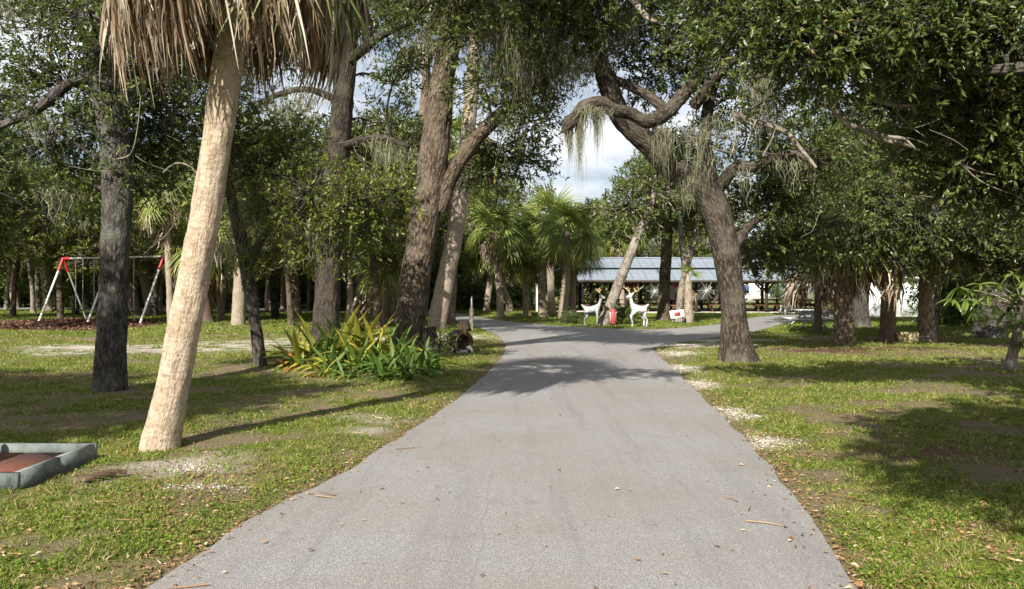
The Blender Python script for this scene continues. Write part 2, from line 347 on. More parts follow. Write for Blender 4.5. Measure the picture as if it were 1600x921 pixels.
# ------------------------------------------------------------------ ground and road
def world_poly(px): return np.array([GP(*q)[:2] for q in px])
main_l = [(-1.75, -8), (-1.92, 1.5)] + [tuple(GP(*q)[:2]) for q in [(220, 921), (335, 848), (460, 773), (549, 731), (630, 682), (672, 654), (723, 618), (766, 580), (788, 553), (790, 540), (780, 525), (745, 510), (705, 499), (660, 491)]]
left_far = [(-20, 56), (-60, 64), (-60, 68), (-20, 62)]
far_edge = [tuple(GP(*q)[:2]) for q in [(690, 487), (730, 492), (780, 501), (830, 506), (877, 510), (950, 513.5), (1023, 515), (1075, 512), (1122, 507), (1180, 496), (1260, 489.5)]]
right_far = [(30, 50), (60, 49), (60, 45.5), (30, 46)]
near_r = [tuple(GP(*q)[:2]) for q in [(1262, 498), (1225, 506), (1180, 518), (1122, 527), (1060, 535), (1018, 544), (1035, 562), (1055, 580), (1095, 617), (1140, 661), (1207, 732), (1262, 802), (1340, 921)]] + [(1.98, 1.5), (2.1, -8)]
ring = np.array(main_l + left_far + far_edge + right_far + near_r)
def ragged(ring, step, amp, seed):
    o = []
    for a, c_ in zip(ring, np.roll(ring, -1, 0)):
        k = max(1, int(np.linalg.norm(c_ - a) / step)); t = (np.arange(k) / k)[:, None]; o.append(a + (c_ - a) * t)
    o = np.vstack(o); e = nrm(np.roll(o, -1, 0) - np.roll(o, 1, 0)); nn = np.stack([e[:, 1], -e[:, 0]], 1)
    d = fbm(np.c_[o * 2.2, np.zeros(len(o))], seed, 4) - 0.5
    return o + nn * (d * amp)[:, None]
road_ring = ragged(ring, 0.15, 0.12, 3)
def poly_dist(P, ring):                       # signed distance, negative inside
    x, y = P[:, 0], P[:, 1]; ins = np.zeros(len(P), bool); dd = np.full(len(P), 1e9)
    A, Bq = ring, np.roll(ring, -1, 0)
    for (ax, ay), (bx, by) in zip(A, Bq):
        cond = ((ay > y) != (by > y))
        if by != ay: ins ^= cond & (x < (bx - ax) * (y - ay) / (by - ay) + ax)
        ex, ey = bx - ax, by - ay; t = np.clip(((x - ax) * ex + (y - ay) * ey) / (ex * ex + ey * ey + 1e-12), 0, 1)
        dd = np.minimum(dd, (x - ax - t * ex) ** 2 + (y - ay - t * ey) ** 2)
    d = np.sqrt(dd); return np.where(ins, -d, d)
coarse = ragged(ring, 0.8, 0.0, 1)
def gheight(x, y):
    P = np.c_[x, y]; d = poly_dist(P, ring)
    und = (fbm(np.c_[x * 0.5, y * 0.5, 0 * x], 11, 3) - 0.5) * 0.10 + (fbm(np.c_[x * 3, y * 3, 0 * x], 12, 2) - 0.5) * 0.03
    return np.where(d < 0, -0.03, np.where(d < 0.12, -0.03 + 0.025 * d / 0.12, -0.005 + smooth(0.12, 1.2, d) * (0.03 + und))), d

def geom(a, b_, s0, k):                       # growing steps
    o = [a]; s = s0; sg = 1 if b_ > a else -1
    while (b_ - o[-1]) * sg > s: o.append(o[-1] + sg * s); s *= k
    return np.array(o + [b_])
xs = np.unique(np.r_[geom(-14, -420, 0.3, 1.16), np.arange(-14, 14.01, 0.15), geom(14, 420, 0.3, 1.16)])
ys = np.unique(np.r_[geom(3.4, -60, 0.4, 1.3), np.arange(3.4, 22.01, 0.14), geom(22, 700, 0.18, 1.045)])
X, Y = np.meshgrid(xs, ys); gx, gy = X.ravel(), Y.ravel()
gz, gd = gheight(gx, gy)
gz = np.where(np.hypot(gx, gy) > 75, 0.0, gz)
sand_px = [[(20, 545), (120, 541), (260, 538), (340, 534), (435, 531), (480, 530), (440, 549), (300, 553), (150, 556), (60, 556)]]
sand_polys = [world_poly(q) for q in sand_px] + [np.array([(-7.2, 20.2), (-4.0, 22.6), (-1.2, 24.4), (-0.6, 26.6), (-1.5, 28.2), (-3.2, 28.0), (-4.5, 26.2), (-7.5, 24.3)])]
mulch_poly = world_poly([(-40, 507), (30, 502), (120, 498.5), (200, 499), (255, 501), (262, 507), (240, 513), (160, 518), (60, 518), (-20, 515)])
Pg = np.c_[gx, gy]; nzA = fbm(np.c_[gx * 1.3, gy * 1.3, 0 * gx], 21, 4); nzB = fbm(np.c_[gx * 4, gy * 4, 0 * gx], 25, 3)
near = (np.hypot(gx, gy) < 60)
def mask_poly(poly, soft, wob):
    mk = np.zeros(len(gx)); k = near & (gx > poly[:, 0].min() - 2) & (gx < poly[:, 0].max() + 2) & (gy > poly[:, 1].min() - 2) & (gy < poly[:, 1].max() + 2)
    d = poly_dist(Pg[k], poly) + (nzA[k] - 0.5) * wob + (nzB[k] - 0.5) * wob * 0.6; mk[k] = 1 - smooth(-soft, soft, d); return mk
sandm = np.zeros(len(gx))
for q in sand_polys: sandm = np.maximum(sandm, mask_poly(q, 0.5, 2.6) * (0.25 + 0.75 * smooth(.36, .6, nzB)))
mulchm = mask_poly(mulch_poly, 0.15, 0.5)
def spot(px, py, rx, ry):                     # an uneven patch round a ground point
    c_ = GP(px, py); return 1 - smooth(0.35, 1.0, np.hypot((gx - c_[0]) / rx, (gy - c_[1]) / ry) + (nzB - 0.5) * 1.3)
for q in [(300, 730, 0.75, 0.7), (330, 762, 0.45, 0.25), (585, 655, 0.5, 0.45), (560, 675, 0.4, 0.3)]:
    sandm = np.maximum(sandm, 0.55 * spot(*q))
shell_spots = [(1195, 690, 0.32, 0.55), (1150, 645, 0.30, 0.7), (1095, 600, 0.32, 0.9), (1070, 575, 0.4, 0.9), (1060, 553, 0.7, 1.2), (1085, 541, 1.6, 1.3), (1120, 533, 1.8, 1.0)]
for q in shell_spots: sandm = np.maximum(sandm, 0.8 * spot(*q))
dirtm = smooth(0.53, 0.68, nzA) * 0.8 + smooth(0.52, 0.75, nzB) * 0.35
dirtm = np.maximum(dirtm, 0.75 * (1 - smooth(0.0, 0.35, gd + (nzB - 0.5) * 0.35)) * (gd > -0.2))
for q in [(370, 640, 1.0, 1.4), (300, 740, 1.5, 1.0), (1500, 715, 1.3, 0.7), (1300, 548, 4.0, 1.6), (1440, 552, 3.2, 1.4), (1540, 560, 3.0, 1.1), (30, 592, 1.6, 1.0), (520, 590, 1.8, 1.2), (330, 512, 3.5, 3.5)]:
    dirtm = np.maximum(dirtm, 0.85 * spot(*q))
mulchm = np.maximum(mulchm, 0.8 * spot(1310, 548, 2.6, 1.2)); mulchm = np.maximum(mulchm, 0.75 * spot(1400, 545, 2.4, 1.0)); mulchm = np.maximum(mulchm, 0.6 * spot(30, 592, 1.4, 0.8))
mulchm = np.maximum(mulchm, 0.5 * spot(1480, 712, 1.1, 0.5))
nx_, ny_ = len(xs), len(ys)
ii = np.arange(ny_ - 1)[:, None] * nx_; jj = np.arange(nx_ - 1)[None]
gq = np.stack([ii + jj, ii + jj + 1, ii + nx_ + jj + 1, ii + nx_ + jj], -1).reshape(-1, 4)
mb = MB().add(np.c_[gx, gy, gz], gq)
ground = mb.build('ground', M['turf']); tag(ground, kind='structure')
for nm, arr in (('sand', sandm), ('dirt', np.clip(dirtm, 0, 1)), ('mulch', mulchm)):
    a = ground.data.attributes.new(nm, 'FLOAT', 'POINT'); a.data.foreach_set('value', arr.astype(np.float32))

bm = bmesh.new(); vs = [bm.verts.new((x, y, 0.0)) for x, y in road_ring]; f = bm.faces.new(vs)
bmesh.ops.triangulate(bm, faces=[f]); bmesh.ops.recalc_face_normals(bm, faces=bm.faces)
if sum(q.normal.z for q in bm.faces) < 0: bmesh.ops.reverse_faces(bm, faces=bm.faces)
lo = [bm.verts.new((v.co.x, v.co.y, -0.05)) for v in vs]
for k in range(len(vs)): bm.faces.new((vs[k], lo[k], lo[(k + 1) % len(vs)], vs[(k + 1) % len(vs)]))
me = bpy.data.meshes.new('road'); bm.to_mesh(me); bm.free(); me.materials.append(M['asphalt'])
tag(part('road', me), kind='structure')

def gz_at(x, y):
    z, d = gheight(np.array([x]), np.array([y])); return float(z[0])

# a far pale path beyond the lawn
mbp = MB(); pp = [(-75, 66), (-45, 68.5), (-22, 70), (-10, 72)]
for a_, c_ in zip(pp[:-1], pp[1:]):
    mbp.add([(a_[0], a_[1] - .9, .012), (c_[0], c_[1] - .9, .012), (c_[0], c_[1] + .9, .012), (a_[0], a_[1] + .9, .012)], [(0, 1, 2, 3)])
tag(mbp.build('path', M['concrete']), kind='structure')

# ------------------------------------------------------------------ foliage tools
def clump(mb, c, r, g, leafL=0.08, lai=2.2, per=12, flat=0.75, twig=0.45, gap=0.42, mat=0, tmat=1, up=0.25, wid=0.42, seed=0, wood=True):
    """twigs with leaves filling an uneven ball of radius r round c"""
    c = np.asarray(c, float); n = int(lai * math.pi * r * r / (leafL * leafL * wid * 0.5) / per) + 1
    u = sph(int(n * 1.7) + 4, g); rad = g.random(len(u)) ** 0.45
    off = u * rad[:, None] * r * np.array([1, 1, flat]); p0 = c + off
    keep = vnoise(p0 * (1.25 / max(r, 0.5)) * 1.6, 31 + seed) > gap * 0.85; p0 = p0[keep][:n]; off = off[keep][:n]; n = len(p0)
    if n == 0: return
    d = nrm(nrm(off) * 0.7 + sph(n, g) * 0.75 + np.array([0, 0, up])); L = twig * (0.6 + 0.8 * g.random(n)) * (0.6 + 0.4 * min(r, 1.5))
    t = 0.12 + 0.88 * np.sort(g.random((n, per)), 1)
    pos = p0[:, None] + d[:, None] * (L[:, None] * t)[..., None]; pos[..., 2] -= (L[:, None] * t ** 2) * 0.22
    pos = pos.reshape(-1, 3); m_ = len(pos); dd = np.repeat(d, per, 0)
    a = nrm(dd * 0.55 + sph(m_, g) * 0.85 + np.array([0, 0, -0.1])); nn = sph(m_, g) * 0.75 + np.array([0, 0, 0.75])
    sd = nrm(np.cross(a, nn)); nn = np.cross(sd, a)
    l = leafL * (0.65 + 0.7 * g.random(m_)); hw = l * wid * 0.5
    tip = pos + a * l[:, None]; md = pos + a * (l * 0.48)[:, None] + nn * (l * 0.07)[:, None]
    V = np.stack([pos, md + sd * hw[:, None], tip, md - sd * hw[:, None]], 1).reshape(-1, 3)
    i = np.arange(m_)[:, None] * 4
    Fc = np.stack([i + [0, 1, 2], i + [0, 2, 3]], 1).reshape(-1, 3)
    tw = np.clip(g.normal(0.42, 0.16, n), 0, 0.95); tint = np.clip(np.repeat(tw, per) + g.normal(0, 0.14, m_), 0, 1)
    tint = np.where(g.random(m_) < 0.012, 1.0, np.minimum(tint, 0.92))
    mb.add(V, Fc, mat, np.repeat(tint, 4))
    if wood:                                  # the twigs, and the sprays that carry them
        e = p0 + d * (L * 0.9)[:, None]; e[:, 2] -= L * 0.18
        s0 = c + (p0 - c) * 0.35 + sph(n, g) * 0.05 * r
        k = g.random(n) < 0.5
        for A, B_, ra, rb in ((p0, e, 0.006, 0.002), (s0[k], p0[k], 0.013, 0.006)):
            dr = nrm(B_ - A); sx = nrm(np.cross(dr, sph(len(A), g))); sy = np.cross(dr, sx); vv = []
            sclf = max(0.8, leafL / 0.08)
            for q in range(3):
                th = q * 2.0944; o = sx * math.cos(th) + sy * math.sin(th); vv += [A + o * ra * sclf, B_ + o * rb * sclf]
            V = np.stack(vv, 1).reshape(-1, 3); i = np.arange(len(A))[:, None] * 6
            Q = np.concatenate([i + [0, 2, 3, 1], i + [2, 4, 5, 3], i + [4, 0, 1, 5]], 0)
            mb.add(V, Q, tmat, 0.5, V * np.array([1, 1, 1]))

def moss_clump(mb, p, g, n=40, spread=0.25, length=0.9, wdt=0.012, mat=0):
    n = int(n * 2.2); wdt *= 0.5
    """hanging strands from round p"""
    p = np.asarray(p, float); k = 7
    st = p + g.normal(size=(n, 3)) * np.array([spread, spread, spread * 0.25]); L = length * (0.25 + 0.75 * g.random(n) ** 1.3) * np.exp(-((st - p)[:, :2] ** 2).sum(1) / (2 * (spread * 1.1) ** 2) * 0.5)
    t = np.linspace(0, 1, k); wob = np.cumsum(g.normal(size=(n, k, 2)) * min(.045, .012 + .11 * spread), 1)
    pts = np.zeros((n, k, 3)); pts[..., 2] = st[:, None, 2] - L[:, None] * t; pts[..., :2] = st[:, None, :2] + wob - (st - p)[:, None, :2] * 0.35 * t[None, :, None]
    ang = g.random(n) * math.pi; s = np.stack([np.cos(ang), np.sin(ang), 0 * ang], 1)
    wd = wdt * (0.6 + 0.9 * g.random(n))[:, None] * (1.15 - t[None]) * (0.6 + 0.8 * g.random((n, k)))
    V = np.stack([pts - s[:, None] * wd[..., None], pts + s[:, None] * wd[..., None]], 2).reshape(-1, 3)
    i = (np.arange(n)[:, None] * k + np.arange(k - 1)[None]).reshape(-1, 1) * 2
    mb.add(V, i + [0, 1, 3, 2], mat, np.repeat(np.clip(g.normal(0.5, 0.22, n), 0, 1), 2 * k))

def oak_disp(amp, seed):
    def fn(co, r):
        ph = np.c_[co[:, 0] * 17, co[:, 1] * 17, co[:, 2] * 4.5]
        rid = 1 - np.abs(2 * vnoise(ph, seed) - 1)
        return (rid - 0.5) * amp + (fbm(co * np.array([2.2, 2.2, 1.2]), seed + 5, 2) - 0.5) * r * 0.28
    return fn
def palm_disp(amp, seed):
    def fn(co, r):
        z = co[:, 2] + 0.05 * fbm(np.c_[co[:, :2] * 6, co[:, 2] * 0.6], seed, 2)
        return np.sin(z * 60 + 5 * vnoise(co * 2.1, seed + 1)) * amp * 0.09 * (0.1 + 1.6 * vnoise(np.c_[co[:, :2] * 4, co[:, 2] * 2.5], seed + 2)) + (fbm(np.c_[co[:, :2] * 14, co[:, 2] * 5], seed + 3, 3) - 0.5) * amp * 3.0 + (fbm(co * 1.3, seed + 8, 2) - 0.5) * r * 0.18
    return fn

class Tree:
    def __init__(s, name, label, base, bark='oak_bark', leaf='oak_leaf', group=None, seed=1, cat='tree'):
        s.root = thing(name, label, cat, base, group); s.g = np.random.default_rng(seed); s.seed = seed
        s.bark = M[bark]; s.leaf = M[leaf]; s.sk = []; s.crown = MB(); s.br = MB(); s.moss = MB(); s.ncl = 0
    def trunk(s, pts, rad, sides=40, step=0.06, amp=0.02, flare=(5, 0.55, 0.22), name='trunk', disp=None):
        P = np.array(pts, float); mb = MB().tube(P, rad, sides, step, 0, disp or oak_disp(amp, s.seed), 0.5, False, flare)
        o = mb.build(name, s.bark, s.root); q, r_ = resample(P, rad, 0.25); s.sk.append((q, r_)); return o
    def limb(s, pts, rad, sides=14, step=0.1, amp=0.012, mt=None):
        P = np.array(pts, float); mb = MB().tube(P, rad, sides, step, 0, oak_disp(amp, s.seed + len(s.sk)))
        o = mb.build('limb', M[mt] if mt else s.bark, s.root); q, r_ = resample(P, rad, 0.25); s.sk.append((q, r_)); return o
    def clump(s, c, r, link=True, **k):
        c = np.asarray(c, float)
        if link:                              # a branch from the nearest wood to the middle of the clump
            Q = np.vstack([q for q, _ in s.sk]); RR = np.concatenate([r_ for _, r_ in s.sk])
            cost = np.linalg.norm(Q - c, axis=1) + 1.2 * np.maximum(0, Q[:, 2] - c[2] + 0.2); j = int(cost.argmin()); a = Q[j]; d = c - a; L = np.linalg.norm(d)
            r0 = min(RR[j] * 0.6, 0.022 + 0.018 * L)
            m1 = a + d * 0.35 + s.g.normal(size=3) * 0.07 * L + np.array([0, 0, 0.08 * L]); m2 = a + d * 0.7 + s.g.normal(size=3) * 0.07 * L + np.array([0, 0, 0.06 * L])
            s.br.tube([a, m1, m2, c], [r0, r0 * 0.72, r0 * 0.5, r0 * 0.28], 6, 0.25)
            for q in range(3):
                e = c + sph(1, s.g)[0] * r * 0.75 * np.array([1, 1, 0.7]); st = m2 if q % 2 else (m2 + c) / 2
                s.br.tube([st, (st + e) / 2 + s.g.normal(size=3) * 0.06 * r, e], [r0 * 0.35, r0 * 0.22, 0.006], 5, 0.3)
        clump(s.crown, c, r, s.g, seed=s.seed * 3 + s.ncl, **k); s.ncl += 1
    def stick(s, pts, r=0.012, mt=None):      # bare crooked twig
        s.br.tube(pts, np.linspace(r, r * 0.3, len(pts)), 5, 0.12, 1)
    def hang(s, p, **k): moss_clump(s.moss, p, s.g, **k)
    def finish(s):
        if s.br.n: s.br.build('branches', [s.bark, M['pale_bark']], s.root, 'stuff')
        if s.crown.n: s.crown.build('crown', [s.leaf, s.bark], s.root, 'stuff', shade=False)
        if s.moss.n: s.moss.build('hanging_moss', M['moss'], s.root, 'stuff', shade=False)
        return s.root

# ------------------------------------------------------------------ palm tools
def frond_mesh(name, g, n=34, Lp=0.75, Ll=0.85, spread=115, droop=0.5, mats=None, wd=0.042, pet_tint=0.6):
    """a fan leaf: stalk along +X, leaflets fanned at its end, drooping"""
    mb = MB(); k = 6; t = np.linspace(0, 1, k)
    pp = np.stack([Lp * t, 0 * t, -0.10 * Lp * t ** 2], 1); mb.tube(pp, np.linspace(0.018, 0.010, k), 4, None, 0, None, pet_tint)
    hub = pp[-1]; ang = np.radians(np.linspace(-spread, spread, n) + g.normal(0, 1.5, n)); V, Fc, T = [], [], []
    ts = np.array([0.0, 0.3, 0.55, 0.8, 1.0]); ww = np.array([0.35, 1.0, 0.9, 0.5, 0.06])
    for q in range(n):
        L = Ll * (0.72 + 0.28 * math.cos(ang[q] * 0.75)) * (0.9 + 0.2 * g.random()); c, s_ = math.cos(ang[q]), math.sin(ang[q])
        dr = droop * (0.7 + 0.6 * g.random()); b0 = len(V) * 1
        tn = np.clip(g.normal(0.5, 0.2), 0, 1)
        for z, (tt, w_) in enumerate(zip(ts, ww)):
            rad = L * tt * (1 - 0.18 * dr * tt); p = hub + np.array([c * rad + 0.12 * tt * L * abs(s_), s_ * rad, -dr * L * tt ** 2.2 - 0.10 * abs(s_) * L * tt + 0.05 * math.cos(q * math.pi) * tt * (1 - tt)])
            sv = np.array([-s_, c, 0.35 * (1 if q % 2 else -1)]) * wd * 0.5 * w_
            V += [p - sv, p + sv]; T += [tn, tn]
        for z in range(4): Fc.append((b0 + 2 * z, b0 + 2 * z + 1, b0 + 2 * z + 3, b0 + 2 * z + 2))
    mb.add(V, Fc, 0, T); return mb.data(name, mats, (0, 0, 0), False)
def dead_frond_mesh(name, g, n=38, out=0.75, drop=0.30, Ll=1.0, mats=None, wd=0.03, close=0.22):
    """a dead fan: stalk arching out along +X and down, its strips hanging"""
    mb = MB(); t = np.linspace(0, 1, 6); pp = np.stack([out * np.sin(t * 1.35) / math.sin(1.35), 0 * t, -drop * t ** 2.2], 1)
    mb.tube(pp, np.linspace(0.02, 0.011, 6), 4, None, 0, None, 0.55); hub = pp[-1]; V, Fc, T = [], [], []
    k = 7
    for q in range(n):
        a = (q / (n - 1) - 0.5) * 2; L = Ll * (0.55 + 0.5 * g.random()) * (1 - 0.25 * abs(a)); b0 = len(V)
        ty = a * close * (0.7 + 0.6 * g.random()); tx = (0.10 + 0.16 * (1 - a * a)) * (0.3 + g.random()); tw = g.random() * math.pi; tn = np.clip(g.normal(0.5, 0.36), 0, 1); curl = g.normal(0, 0.5)
        wob = np.cumsum(g.normal(0, 0.02, (k, 2)), 0); w_ = wd * (0.6 + 0.7 * g.random())
        for z in range(k):
            tt = z / (k - 1); o = tt ** 0.6
            p = hub + np.array([tx * o * (1 - 0.5 * tt) + wob[z, 0], ty * o + wob[z, 1], 0.04 * math.sin(tt * 3) - L * tt ** 1.15])
            ag = tw + curl * tt * 3; sv = np.array([math.cos(ag), math.sin(ag), 0]) * w_ * 0.5 * (0.5 + 1.2 * tt * (1 - tt) * 2 if tt < 0.5 else max(0.08, 1.1 * (1 - tt) * 2))
            V += [p - sv, p + sv]; T += [tn, tn]
        for z in range(k - 1): Fc.append((b0 + 2 * z, b0 + 2 * z + 1, b0 + 2 * z + 3, b0 + 2 * z + 2))
    mb.add(V, Fc, 0, T); return mb.data(name, mats, (0, 0, 0), False)
gp = np.random.default_rng(5)
FG = [frond_mesh('green_frond', gp, 34, 0.7, 0.9, 118, 0.25 + 0.22 * k, M['frond_green']) for k in range(4)]
FY = [frond_mesh('yellow_frond', gp, 34, 0.7, 0.9, 110, 0.7 + 0.2 * k, M['frond_yellow']) for k in range(2)]
FD = [dead_frond_mesh('dead_frond', gp, 30, 0.55, 0.5, 0.75, M['frond_dead'], 0.045, 0.2) for k in range(3)]
NEARD = [dead_frond_mesh('dead_frond', gp, 34, 0.9 + 0.12 * k, 0.36, 1.12 + 0.07 * k, M['frond_dead'], 0.034, 0.27) for k in range(4)]
def boot_mesh(g):
    """one old leaf base: a split wedge lying up and out along +Z"""
    mb = MB()
    for sgn in (-1, 1):
        mb.add(*tube([(0, 0, -0.05), (0.025, sgn * 0.03, 0.10), (0.06, sgn * 0.085, 0.24), (0.10, sgn * 0.13, 0.34)], [0.045, 0.042, 0.03, 0.012], 6)[:2], 0, 0.6)
    return mb.data('leaf_base', M['boot'], (0, 0, 0), False)
M['boot'] = plain('boot', (0.24, 0.185, 0.135), 0.9, 0, 0.35, 9, 0.01)
BOOT = boot_mesh(gp)

def palm(name, label, pts, rad, seed, crown_s=1.0, n_green=18, n_yellow=2, n_dead=8, boots=0, bark='palm_bark_grey', group=None, tilt=(-35, 75), dead_sc=1.0, sides=24, amp=0.012, crown_top=None):
    g = np.random.default_rng(seed); pts = np.array(pts, float); base = pts[0].copy(); base[2] = 0
    root = thing(name, label, 'palm tree', base, group)
    MB().tube(pts, rad, sides, 0.06, 0, palm_disp(amp, seed), 0.5, False, (4, 0.16, 0.25)).build('trunk', M[bark], root)
    top = pts[-1] - base
    MB().tube([pts[-1] - (0, 0, .12), pts[-1] + (0, 0, .12), pts[-1] + (0, 0, .35)], [rad[-1] * 0.95, rad[-1] * 0.8, 0.03], 10, 0.1).build('crown_shaft', M[bark], root)
    for mesh, n_, lo_, hi_, nm in ((FG, n_green, tilt[0], tilt[1], 'green_frond'), (FY, n_yellow, -45, -10, 'yellow_frond'), (FD, n_dead, 0, 0, 'dead_frond')):
        for k in range(n_):
            az = 2 * math.pi * (k * 0.618 + g.random() * 0.25)
            if nm == 'dead_frond':
                el = R(g.uniform(-15, 10)); s_ = crown_s * dead_sc * g.uniform(0.75, 1.15); z = top[2] - g.uniform(0.05, 0.35)
            else:
                el = R(lo_ + (hi_ - lo_) * ((k + g.random()) / n_)); s_ = crown_s * g.uniform(0.8, 1.12); z = top[2] + 0.05 + 0.2 * (k / n_)
            part(nm, mesh[k % len(mesh)], root, None, (top[0], top[1], z), (R(g.uniform(-25, 25)), -el, az), s_)
    if boots:
        P, rr = resample(pts, rad, 0.02); n0 = len(P); zt = np.linspace(0.03, 0.97, boots)
        for k in range(boots):
            j = int(zt[k] * (n0 - 1)); az = k * 2.39996 + g.uniform(-.15, .15); p = P[j] - base
            part('leaf_base', BOOT, root, None, (p[0] + rr[j] * 0.93 * math.cos(az), p[1] + rr[j] * 0.93 * math.sin(az), p[2]), (R(g.uniform(-14, 14)), R(g.uniform(-12, 2)), az), (0.8 + 0.3 * g.random()) * (rr[j] / 0.3))
    return root

# ------------------------------------------------------------------ near palm with its skirt of dead leaves
def px_path(rows): return [W(*q) for q in rows]
def down(p, z=-0.15): q = np.array(p, float); q[2] = z; return q
g0 = np.random.default_rng(41)
d0 = 8.0
pts = px_path([(248, 712, d0), (252, 690, d0), (266, 620, d0), (292, 490, d0), (322, 330, d0), (343, 190, d0), (360, 70, d0), (366, -30, d0), (367, -100, d0), (366, -150, d0)])
pts[0][2] = -0.12
root = thing('sabal_palm', 'leaning cream-trunked palm with a hanging skirt of dead straw leaves', 'palm tree', (pts[1][0], d0, 0))
MB().tube(pts, [0.205, 0.185, 0.162, 0.152, 0.146, 0.143, 0.142, 0.143, 0.15, 0.14], 64, 0.022, 0, palm_disp(0.008, 4), 0.5, False, (4, 0.10, 0.2)).build('trunk', M['palm_bark'], root)
top = pts[-1] - np.array(root.location)
for k in range(64):
    az = 2 * math.pi * (k * 0.61803) + g0.uniform(-0.2, 0.2); tier = (k % 4) / 3
    part('dead_frond', NEARD[k % 4], root, None, (top[0] - 0.02 * tier, top[1], top[2] + 0.10 - 0.40 * tier - g0.uniform(0, 0.25)), (R(g0.uniform(-12, 12)), R(g0.uniform(-4, 20)), az), g0.uniform(0.82, 1.15) * (1.1 - 0.3 * tier))
NG = [frond_mesh('green_frond', gp, 46, 0.95, 1.05, 120, 0.3 + 0.25 * k, M['frond_green'], 0.034) for k in range(3)]
for k in range(30):
    az = 2 * math.pi * (k * 0.61803 + 0.3); el = R(-38 + 110 * (k + g0.random()) / 30)
    part('green_frond', NG[k % 3], root, None, (top[0], top[1], top[2] + 0.1 + 0.3 * k / 30), (R(g0.uniform(-20, 20)), -el, az), g0.uniform(0.9, 1.1))

# ------------------------------------------------------------------ dark oak behind the palm, left
t = Tree('live_oak', 'dark rough-barked oak trunk behind the leaning cream palm', GP(172, 606), 'oak_bark', 'oak_leaf', seed=3)
d = 12.4
t.trunk([down(W(172, 606, d), -0.2)] + px_path([(172, 595, d), (175, 500, d), (179, 400, d), (183, 300, d), (176, 200, d), (160, 120, d), (145, 40, d), (130, -60, d), (120, -180, d)]),
        [0.27, 0.24, 0.215, 0.21, 0.21, 0.205, 0.19, 0.17, 0.14, 0.1], 56, 0.04, 0.022, (4, 0.45, 0.2))
t.limb([W(160, 120, d), W(110, 130, 12.2), W(60, 170, 12), W(0, 197, 12), W(-80, 230, 11.6)], [0.09, 0.075, 0.06, 0.05, 0.03])
t.limb([W(180, 215, d), W(210, 150, 12.8), W(262, 90, 13.4), W(330, 20, 14)], [0.10, 0.08, 0.06, 0.035])
t.limb([W(150, 60, d), W(95, 0, 12.8), W(40, -60, 13.4)], [0.10, 0.08, 0.05])
for (px, py, dd, r, l) in [(150, 75, 11.7, .45, 1.8), (185, 150, 11.9, .35, 1.5), (135, 20, 11.7, .6, 1.9), (190, 262, 12.0, .3, 1.2), (120, 190, 11.9, .35, 1.4), (75, 40, 12.4, .75, 1.5), (105, 130, 12.6, .75, 2.2), (45, 110, 12.2, .5, 1.1), (150, 210, 13.2, .8, 2.2), (75, 225, 12.5, .65, 1.9), (30, 150, 11.9, .45, .9), (115, 275, 13, .6, 1.7),
        (220, 170, 13.4, .9, 2.4), (265, 235, 13.8, .8, 2.2), (215, 285, 13.6, .7, 2.0), (250, 110, 13.8, 1.0, 2.4), (330, 130, 14.4, 1.0, 2.2), (300, 30, 14, 1.1, 2.2), (120, -40, 12.6, 1.0, 2.0), (200, -20, 13, 1.0, 2.2), (40, -50, 13.2, 1.0, 1.6), (20, 10, 13, .5, 1.0), (400, 40, 14.5, 1.0, 2.0)]:
    t.clump(W(px, py, dd), r, leafL=0.08, lai=l * .72, gap=.52)
for (px, py, dd) in [(60, 10, 12.4), (20, 8, 12), (90, 300, 12.6), (70, 190, 12), (260, 260, 13.6)]: t.hang(W(px, py, dd), n=40, length=0.7, spread=0.22)
for q in [[(0, 302, 10), (22, 312, 10), (40, 326, 10.2), (62, 334, 10.4)], [(255, 270, 12), (275, 255, 12), (300, 262, 11.8), (312, 280, 11.7)], [(180, 250, 12), (205, 240, 11.6), (215, 200, 11.4), (220, 150, 11.4)]]:
    t.stick(px_path(q), 0.016)
gs0 = np.random.default_rng(66)
for k in range(34):
    p = W(gs0.uniform(0, 330), gs0.uniform(120, 340), gs0.uniform(11.5, 14)); v = gs0.normal(size=3) * [.45, .2, .3]
    t.stick([p, p + v * .5 + gs0.normal(size=3) * .06, p + v], gs0.uniform(.004, .009))
t.finish()

# ------------------------------------------------------------------ oak out of view to the left, shading the left lawn
t = Tree('live_oak', 'dark oak standing out of view to the left, its branch tips shading the lawn', (-9.8, 3.6, 0), 'oak_bark', 'oak_leaf', seed=4)
t.trunk([(-9.8, 3.6, -.2), (-9.8, 3.6, .3), (-9.7, 3.6, 2.2), (-9.4, 3.4, 4.2), (-9.2, 3.2, 6.5)], [.42, .36, .3, .24, .1], 28, .12)
for sx_, sy_, h_, r_ in [(-5.4, 9.8, 6, 1.0), (-6.4, 10.4, 6.2, 1.1), (-4.6, 11.4, 6.6, .9), (-5.6, 12.2, 6.4, 1.1), (-7.2, 11.4, 6, 1.1), (-6.9, 9.0, 5.8, .9), (-5.3, 8.3, 5.6, .6), (-7.6, 13.4, 6.2, 1.1), (-8.8, 12.4, 6.4, 1.2), (-3.9, 10.6, 6.4, .7), (-8.4, 10.4, 6, 1.1), (-4.3, 9.5, 6, .6), (-3.5, 11.6, 6.4, .6), (-5.9, 11.3, 6.2, .8), (-4.4, 12.6, 6.4, .8), (-7.8, 9.6, 6, .8), (-3.0, 12.6, 6.5, .5), (-5.0, 13.8, 6.4, .8), (-9.6, 13.8, 6.4, 1.0)]:
    t.clump((sx_ - .536 * h_, sy_ - 1.325 * h_, h_), r_, leafL=.12, lai=3.4, gap=.3)
t.finish()

